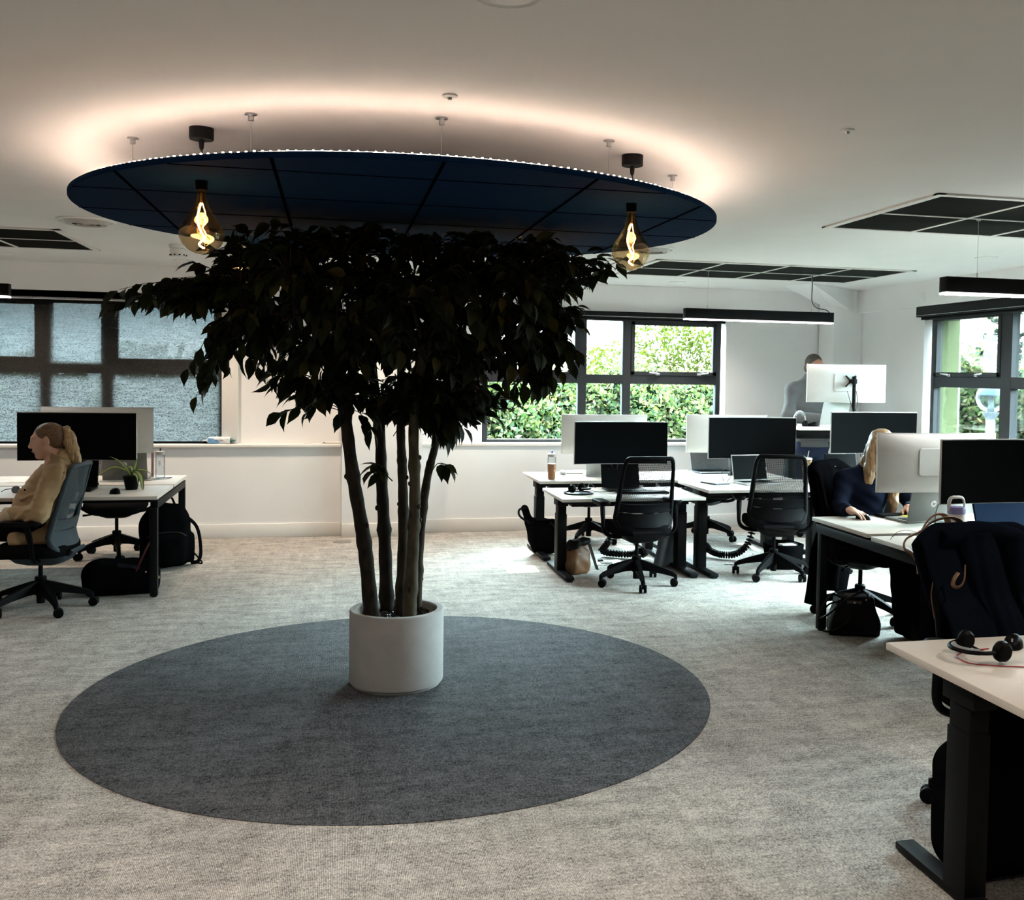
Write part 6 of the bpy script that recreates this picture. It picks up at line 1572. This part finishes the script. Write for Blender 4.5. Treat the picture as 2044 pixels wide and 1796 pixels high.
m = MB()
for k in range(7): m.box((-.03+.011*k, -.0462, .034), (.006, .001, .009 if k % 2 else .006))
m.build('printing', pm('print_navy', (0.03, 0.06, 0.15)), wp, smooth=0)
rc = thing('remote_control', 'small white remote lying on the window board near the pillar', 'remote', (-.02, 10.12, .888), 0.1)
m = MB(); m.box((0, 0, .012), (.17, .04, .022), .007); m.build('body', M_WHITEP, rc); m = MB(); m.cyl((-.068, -.0205, .014), (-.068, -.015, .014), .006, 12); m.build('button', pm('brown_button', (0.12, 0.05, 0.03)), rc)
cl_ = thing('blind_clip', 'tiny white plastic clip lying on the window board', 'clip', (-.24, 10.10, .888))
m = MB(); m.box((0, 0, .005), (.06, .02, .008), .003); m.build('body', M_WHITEP, cl_); m = MB(); m.box((.035, 0, .003), (.02, .008, .004), .001); m.build('tab', M_WHITEP, cl_)
so = thing('wall_socket', 'white socket box on the right wall beside the window', 'socket', (5.488, 9.0, .93)); m = MB(); m.box((0, 0, 0), (.03, .10, .30), .004); m.build('box', M_WHITEP, so); m = MB(); m.box((-.016, 0, .15), (.012, .13, .03), .003); m.build('cover', M_WHITEP, so)

# ------------------------------------------------------------------ bags and coats
M_NYLON = pm('black_nylon', (0.0035, 0.0035, 0.004), rough=0.7, var=0.2, vscale=15, bump=0.2, bscale=500, spec=0.0)
M_LEATH = pm('black_leather', (0.006, 0.0055, 0.006), rough=0.42, var=0.15, bump=0.3, bscale=300, spec=0.12)
M_BROWN = pm('brown_leather', (0.14, 0.062, 0.026), rough=0.5, var=0.2, vscale=12, bump=0.25, bscale=250)
M_TAN = pm('tan_strap', (0.36, 0.20, 0.11), rough=0.5, var=0.08)
def strap(m, pts, w=.012, th=.004, n=30, mi=0): m.tube(bez(pts, n), w, 8, flat=th/w, mi=mi)

bp_ = thing('backpack', 'black backpack standing on the carpet by the left bench desk leg', 'backpack', (-1.305, 8.665, 0), 0.2)
F = Field((-.28, -.22, -.02), (.30, .22, .58), .008); F.rbox((0, 0, .22), (.19, .11, .22), .10); F.ell((0, 0, .40), (.17, .10, .12), .04); F.rbox((.0, -.11, .16), (.14, .06, .14), .06, .03); F.rbox((.19, 0, .15), (.03, .07, .12), .03, .03); F.ripple(.006, 20, 3); F.cut((0, 0, .004), (0, 0, -1)); F.mesh('bag', M_NYLON, bp_)
m = MB(); strap(m, [(-.04, .03, .50), (-.02, .04, .55), (.04, .04, .555), (.07, .03, .50)], .011, .006); m.build('top_handle', M_NYLON, bp_)
m = MB(); strap(m, [(.12, .10, .42), (.24, .10, .30), (.27, .06, .12), (.25, .02, .03), (.19, .0, .02)], .016, .006); strap(m, [(.20, -.05, .12), (.25, -.08, .06), (.27, -.06, .02), (.21, -.03, .03)], .008, .004); m.build('shoulder_strap', M_NYLON, bp_)
m = MB(); m.tube(bez([(-.15, -.13, .26), (-.05, -.175, .30), (.08, -.175, .30), (.15, -.13, .26)], 20), .004, 6); m.build('zip', pm('grey_zip', (0.02, 0.02, 0.022), rough=0.6, spec=0.05), bp_)

tt = thing('tote_bag', 'slumped black tote with a dark red strap under the left bench desk', 'bag', (-1.45, 7.70, 0), 0.1)
F = Field((-.32, -.2, -.02), (.36, .2, .34), .008); F.rbox((0, 0, .10), (.25, .13, .10), .07); F.ell((-.12, 0, .15), (.13, .12, .09), .06); F.ell((.05, .03, .21), (.16, .07, .05), .05); F.ell((.02, -.02, .26), (.17, .07, .07), .03, 'd'); F.ripple(.010, 16, 7); F.cut((0, 0, .004), (0, 0, -1)); F.mesh('bag', M_NYLON, tt)
m = MB(); strap(m, [(.10, -.11, .17), (.13, -.10, .24), (.17, -.06, .33), (.20, .0, .37), (.21, .06, .33), (.20, .10, .2)], .010, .004); m.build('strap', pm('dark_red_strap', (0.03, 0.007, 0.006), rough=0.7, spec=0.05), tt)
m = MB(); m.shell(lambda a, b: (-.02+.14*a, -.10+.02*b, .14+.09*b-.03*a), 6, 4, .01); m.build('scarf', pm('blue_scarf', (0.006, 0.010, 0.022), rough=0.9, var=0.2), tt)
m = MB(); m.shell(lambda a, b: (.16+.09*a, -.11+.02*math.sin(a*3), .10+.09*(1-a)*(b)+.03*a-.02*b), 6, 4, .008); m.build('tan_lining', pm('tan_lining', (0.40, 0.26, 0.14), rough=0.7), tt)

br = thing('satchel', 'brown leather bag with a dark top against the desk leg', 'bag', (1.905, 7.86, 0), 0.4)
F = Field((-.16, -.14, -.02), (.18, .14, .32), .006); F.rbox((0, 0, .10), (.095, .075, .105), .045); F.ell((0, 0, .20), (.06, .05, .05), .05); F.ripple(.006, 28, 9); F.cut((0, 0, .004), (0, 0, -1)); F.mesh('bag', M_BROWN, br)
F = Field((-.16, -.14, .14), (.18, .14, .34), .006); F.ell((-.01, 0, .245), (.085, .06, .035), .02); F.ell((.06, -.01, .265), (.05, .04, .03), .03); F.ell((-.06, 0, .23), (.05, .05, .04), .03); F.ripple(.006, 40, 2); F.mesh('gathered_top', M_LEATH, br)
m = MB(); m.shell(lambda a, b: (.09+.09*b+.01*a, -.05+.05*a, .24-.22*b), 4, 8, .006); m.build('strap', M_LEATH, br)

kb_ = thing('holdall', 'black bag leaning behind the left desk leg of the centre group', 'bag', (1.80, 8.78, 0), -0.2)
F = Field((-.24, -.16, -.02), (.24, .16, .5), .008); F.rbox((.02, 0, .16), (.12, .075, .16), .06); F.cone((-.06, 0, .14), (-.15, 0, .40), .05, .035, .04); F.ripple(.008, 20, 2); F.cut((0, 0, .004), (0, 0, -1)); F.mesh('bag', M_NYLON, kb_)
m = MB(); strap(m, [(-.10, -.05, .28), (-.19, -.06, .34), (-.20, -.06, .40), (-.13, -.04, .42)], .012, .006); m.build('strap', M_LEATH, kb_); m = MB(); strap(m, [(.07, -.08, .30), (.13, -.1, .22), (.15, -.1, .06)], .010, .005); m.build('strap', M_LEATH, kb_)

lbg = thing('laptop_bag', 'slim dark grey laptop bag leaning by the right leg of the lowered desk', 'bag', (2.73, 8.02, 0), 0.75)
F = Field((-.24, -.12, -.02), (.24, .14, .36), .007); F.rbox((0, 0, .16), (.17, .035, .16), .03, R=frame_from((0, 1, .22))); F.ripple(.003, 25, 8); F.cut((0, 0, .004), (0, 0, -1)); F.mesh('bag', pm('charcoal_canvas', (0.045, 0.047, 0.052), rough=0.75, var=0.1, bump=0.2, bscale=500), lbg)
m = MB(); strap(m, [(.10, -.02, .30), (.15, -.03, .24), (.175, -.04, .10), (.17, -.06, .02)], .012, .005); m.build('strap', M_NYLON, lbg)

hol = thing('tub_bag', 'black open tub bag on the carpet behind the second mesh chair', 'bag', (3.70, 7.88, 0), 0.0)
F = Field((-.24, -.2, -.02), (.24, .2, .30), .007); F.cone((0, 0, .05), (0, 0, .19), .155, .17, 0); F.cut((0, 0, .205), (0, 0, 1)); F.cut((0, 0, .004), (0, 0, -1)); F.cone((0, 0, .10), (0, 0, .30), .13, .155, 0, 'd'); F.ripple(.003, 25, 4); F.mesh('tub', M_NYLON, hol)
m = MB(); m.box((.02, -.03, .17), (.13, .09, .06), .004); m.build('book', M_PAPER, hol); m = MB(); m.box((.085, .03, .175), (.10, .06, .05), .01); m.build('pouch', M_SLATE, hol)

hb_ = thing('handbag', 'black leather handbag with looped handles on the carpet under the right bench desk', 'handbag', (3.17, 5.74, 0), -0.35)
F = Field((-.24, -.16, -.02), (.26, .16, .34), .006)
F.rbox((.01, 0, .12), (.155, .085, .125), .02); F.cut((.175, 0, .05), (1, 0, .32), .0); F.cut((-.15, 0, .05), (-1, 0, .30), .0); F.ripple(.003, 28, 5); F.cut((0, 0, .004), (0, 0, -1)); F.mesh('bag', M_LEATH, hb_)
m = MB(); m.shell(lambda a, b: (-.045+.085*a, -.095+.10*b-.015*(1-b), .215+.035*b), 6, 6, .006); m.build('flap', pm('grey_brown_leather', (0.10, 0.085, 0.08), rough=0.35, var=0.1), hb_)
m = MB(); m.sphere((-.002, -.107, .218), .007, 12); m.sphere((.07, -.09, .235), .006, 10); m.sphere((-.09, -.09, .235), .006, 10); m.build('studs', M_CHROME, hb_)
m = MB(); strap(m, [(.09, -.088, .24), (.05, -.10, .285), (-.05, -.12, .24), (-.17, -.13, .14), (-.215, -.13, .12), (-.20, -.12, .18), (-.14, -.10, .26), (-.07, -.088, .24)], .007, .005, 44)
strap(m, [(.08, -.095, .20), (.0, -.13, .14), (-.12, -.15, .055), (-.20, -.145, .05), (-.22, -.13, .11), (-.16, -.11, .2), (-.08, -.09, .22)], .006, .005, 44); m.build('handle', M_LEATH, hb_)
dk = thing('rucksack', 'dark bag in deep shade under the nearest desk', 'bag', (2.10, 2.86, 0), 0.1)
F = Field((-.28, -.24, -.02), (.30, .22, .52), .009); F.rbox((.02, 0, .21), (.20, .13, .21), .09); F.ell((.02, 0, .36), (.17, .11, .10), .05); F.ripple(.005, 18, 1); F.cut((0, 0, .004), (0, 0, -1)); F.mesh('bag', M_NYLON, dk)
m = MB(); strap(m, [(-.17, -.05, .36), (-.215, -.06, .22), (-.205, -.06, .06)], .018, .006); m.build('shoulder_strap', M_NYLON, dk)

# coats hung over chair backs: cloth follows the back on both sides
def coat_fn(half, front_hem, rear_hem, lift=0.0, ampl=.012, seed=0.0, off=.034, narrow=.2):
    def fn(a, b):
        u = -1+2*a; au = abs(u); zt = .985+lift+.028-.075*max(0, au-.62)**1.5*3
        L1 = zt-front_hem-.025*math.sin(u*3+seed); L2 = zt-rear_hem-.03*math.sin(u*4+2*seed); T_ = .07
        s = b*(L1+T_+L2); fo2 = (math.sin(u*7+seed)+.55*math.sin(u*13+2.3*seed))*ampl
        if s < L1: z = zt-L1+s; side = 1
        elif s < L1+T_: z = zt; side = 1-2*(s-L1)/T_
        else: z = zt-(s-L1-T_); side = -1
        d = (zt-z)/.5; z2 = z+(.02*math.cos(side*PI/2) if abs(side) < 1 else 0)
        v = (z-.445-lift)/.54; q = back_curve(max(-1, min(1, u*1.02)), max(-.15, v), 0)
        y = q.y+side*(off+.012*min(1, d))+fo2*(.25+d)*side-(0.04*max(0, -v) if side < 0 else 0)
        x = u*half*(1-narrow*min(1.2, max(0, d))+.05*math.sin(d*5+seed*2+u))
        return Vector((x, y+.02*max(0, au-.8), z2))
    return fn
M_NAVYC = pm('navy_wool', (0.0045, 0.0065, 0.011), rough=0.9, var=0.12, vscale=12, bump=0.3, bscale=500, spec=0.0)
nc = thing('coat', 'navy coat draped over the back of the chair at the nearest desk', 'coat', (2.385, 3.12, 0), PI)
m = MB(); m.shell(coat_fn(.255, .50, .55, .02, .010, 0.4), 64, 60, .012); m.build('body', M_NAVYC, nc, smooth=180)
def sleeve(x0, x1, z0, z1, seed, lift, dirn=0.0):
    def fn(a, b):
        z = z0+(z1-z0)*b; w_ = (x1-x0)*(1-.25*(1-b)); x = (x0+x1)/2+(a-.5)*w_+dirn*(1-b)
        v = (z-.445-lift)/.54; q = back_curve(max(-1, min(1, x/.2)), max(0, min(1, v)), 0)
        return Vector((x, q.y+.052+.030*math.sin(PI*a)+.004*math.sin(a*17+seed+b*6), z+.018*math.sin(PI*a)*(1-b)*-1))
    return fn
m = MB(); m.shell(sleeve(-.04, .12, .66, 1.03, 1.0, .02, -.10), 24, 36, .014); m.build('sleeve', M_NAVYC, nc, smooth=180)
m = MB(); m.shell(sleeve(-.225, -.09, .70, 1.015, 2.0, .02, -.02), 24, 36, .014); m.build('sleeve', M_NAVYC, nc, smooth=180)
m = MB(); m.shell(lambda a, b: Vector((-.16+.33*a, -.275+.05*math.sin(PI*b)+.03*b+.012*math.sin(a*9), 1.035+.022*math.sin(PI*a)-.075*b*b)), 30, 8, .012); m.build('collar', M_NAVYC, nc, smooth=180)
ts = thing('shoulder_bag', 'shoulder bag with tan leather straps hung behind the navy coat', 'bag', (2.385, 3.12, 0), PI)
for pts, w_ in (([(.16, -.36, .86), (.215, -.36, .93), (.255, -.35, .955), (.25, -.345, .99), (.20, -.33, 1.02), (.155, -.315, 1.06), (.09, -.30, 1.075), (.03, -.32, 1.04), (.02, -.36, .95)], .013),
                ([(.18, -.37, .85), (.195, -.36, .96), (.175, -.335, 1.05), (.14, -.32, 1.085), (.09, -.33, 1.07), (.05, -.36, .98)], .012)):
    m = MB(); strap(m, pts, w_, .004, 40); m.build('strap', M_TAN, ts)
m = MB(); strap(m, [(.15, -.115, .93), (.16, -.105, .875), (.185, -.10, .852), (.205, -.105, .86), (.195, -.11, .885), (.175, -.12, .90)], .008, .003, 30); m.build('side_strap', pm('dark_tan_strap', (0.16, 0.085, 0.045), rough=0.5), ts)
m = MB(); strap(m, [(.222, -.20, .86), (.235, -.19, .80), (.225, -.18, .72)], .006, .003); m.build('side_strap', MATS['dark_tan_strap'], ts)
F = Field((-.10, -.50, .40), (.30, -.30, .92), .008); F.rbox((.03, -.41, .66), (.11, .035, .18), .03, 0); F.ripple(.004, 20, 3); F.mesh('bag', M_NYLON, ts)
M_BLKC = pm('black_coat_cloth', (0.0025, 0.0025, 0.003), rough=0.9, var=0.15, bump=0.2, bscale=400, spec=0.0)
bc = thing('coat', 'long black coat hung over the chair behind the woman with long hair', 'coat', (3.44, 6.13, 0), PI+0.62)
m = MB(); m.shell(coat_fn(.25, .60, .10, 0, .014, 1.3, narrow=-.14), 54, 64, .014); m.build('body', M_BLKC, bc, smooth=180)

# ------------------------------------------------------------------ cables
def spine(label, pts, n):
    t = thing('cable_spine', label, 'cable spine', pts[-1], 0, 'black cable spines under the desks'); P_ = bez([Vector(p)-Vector(pts[-1]) for p in pts], n); m = MB()
    for i in range(n):
        d = (P_[i+1]-P_[i]).normalized(); T = Matrix.Translation((P_[i]+P_[i+1])/2) @ d.to_track_quat('Z', 'Y').to_matrix().to_4x4()
        m.lathe([(.012, -.009), (.030, -.008), (.032, 0.0), (.030, .006), (.012, .008)], 8, T)
        m.box((.034, 0, 0), (.012, .010, .008), T=T); m.box((-.034, 0, 0), (.012, .010, .008), T=T)
    m.build('links', M_BLACK, t, smooth=40); m = MB(); m.tube(P_, .008, 6); m.build('cable', M_CABLE, t); return t
spine('black jointed cable spine curling on the carpet behind the left mesh chair', [(2.42, 8.43, .62), (2.40, 8.40, .36), (2.33, 8.46, .16), (2.31, 8.58, .05), (2.42, 8.50, .036), (2.54, 8.43, .045), (2.60, 8.40, .08), (2.63, 8.36, .036)], 40)
spine('black jointed cable spine curling on the carpet left of the second mesh chair', [(3.57, 8.36, .64), (3.60, 8.30, .36), (3.55, 8.27, .15), (3.44, 8.26, .055), (3.32, 8.29, .040), (3.24, 8.38, .06), (3.22, 8.46, .10), (3.23, 8.50, .04)], 42)
fx = thing('floor_socket', 'square metal floor socket with a raised flap under the lowered desk', 'floor socket', (2.28, 8.29, 0))
m = MB(); m.box((0, 0, .003), (.24, .20, .006), .002); m.build('plate', M_CHROME, fx); m = MB(); m.box((-.03, -.02, .010), (.10, .12, .008), .002); m.build('flap', M_CARPET, fx); m = MB(); m.box((-.06, .03, .014), (.04, .05, .022), .004); m.build('plug', M_BLACK, fx)
def wire(label, pts, r=.0025):
    m = MB(); P_ = bez(pts, 12*len(pts)); m.tube([p-Vector(pts[0]) for p in P_], r, 6); o = m.build('cable', M_CABLE); o.location = pts[0]
    return tag(o, label, 'cable', None)
wire('black cable looping over the far corner of the left bench desk', [(-1.66, 8.62, .714), (-1.45, 8.50, .714), (-1.30, 8.62, .714), (-1.27, 8.72, .714), (-1.40, 8.62, .714), (-1.55, 8.40, .714)])
wire('cable curling beside the black laptop on the lowered desk', [(2.14, 8.22, .648), (2.06, 8.10, .70), (2.03, 8.02, .66), (2.10, 7.95, .648), (2.22, 7.98, .648)])
wire('cable hanging in a loop left of the slim laptop', [(3.24, 8.12, .708), (3.20, 8.05, .80), (3.24, 8.00, .83), (3.28, 8.05, .75), (3.22, 7.98, .708), (3.34, 7.95, .708)])
wire('black cable looping down behind the white insulated cup', [(3.60, 5.30, .93), (3.46, 5.27, .88), (3.40, 5.22, .78), (3.42, 5.20, .714), (3.52, 5.24, .714)], .004)
wire('thin cable trailing from the floor across the carpet by the tub bag', [(3.66, 8.42, .02), (3.52, 8.20, .004), (3.36, 8.02, .004), (3.24, 8.05, .004)])
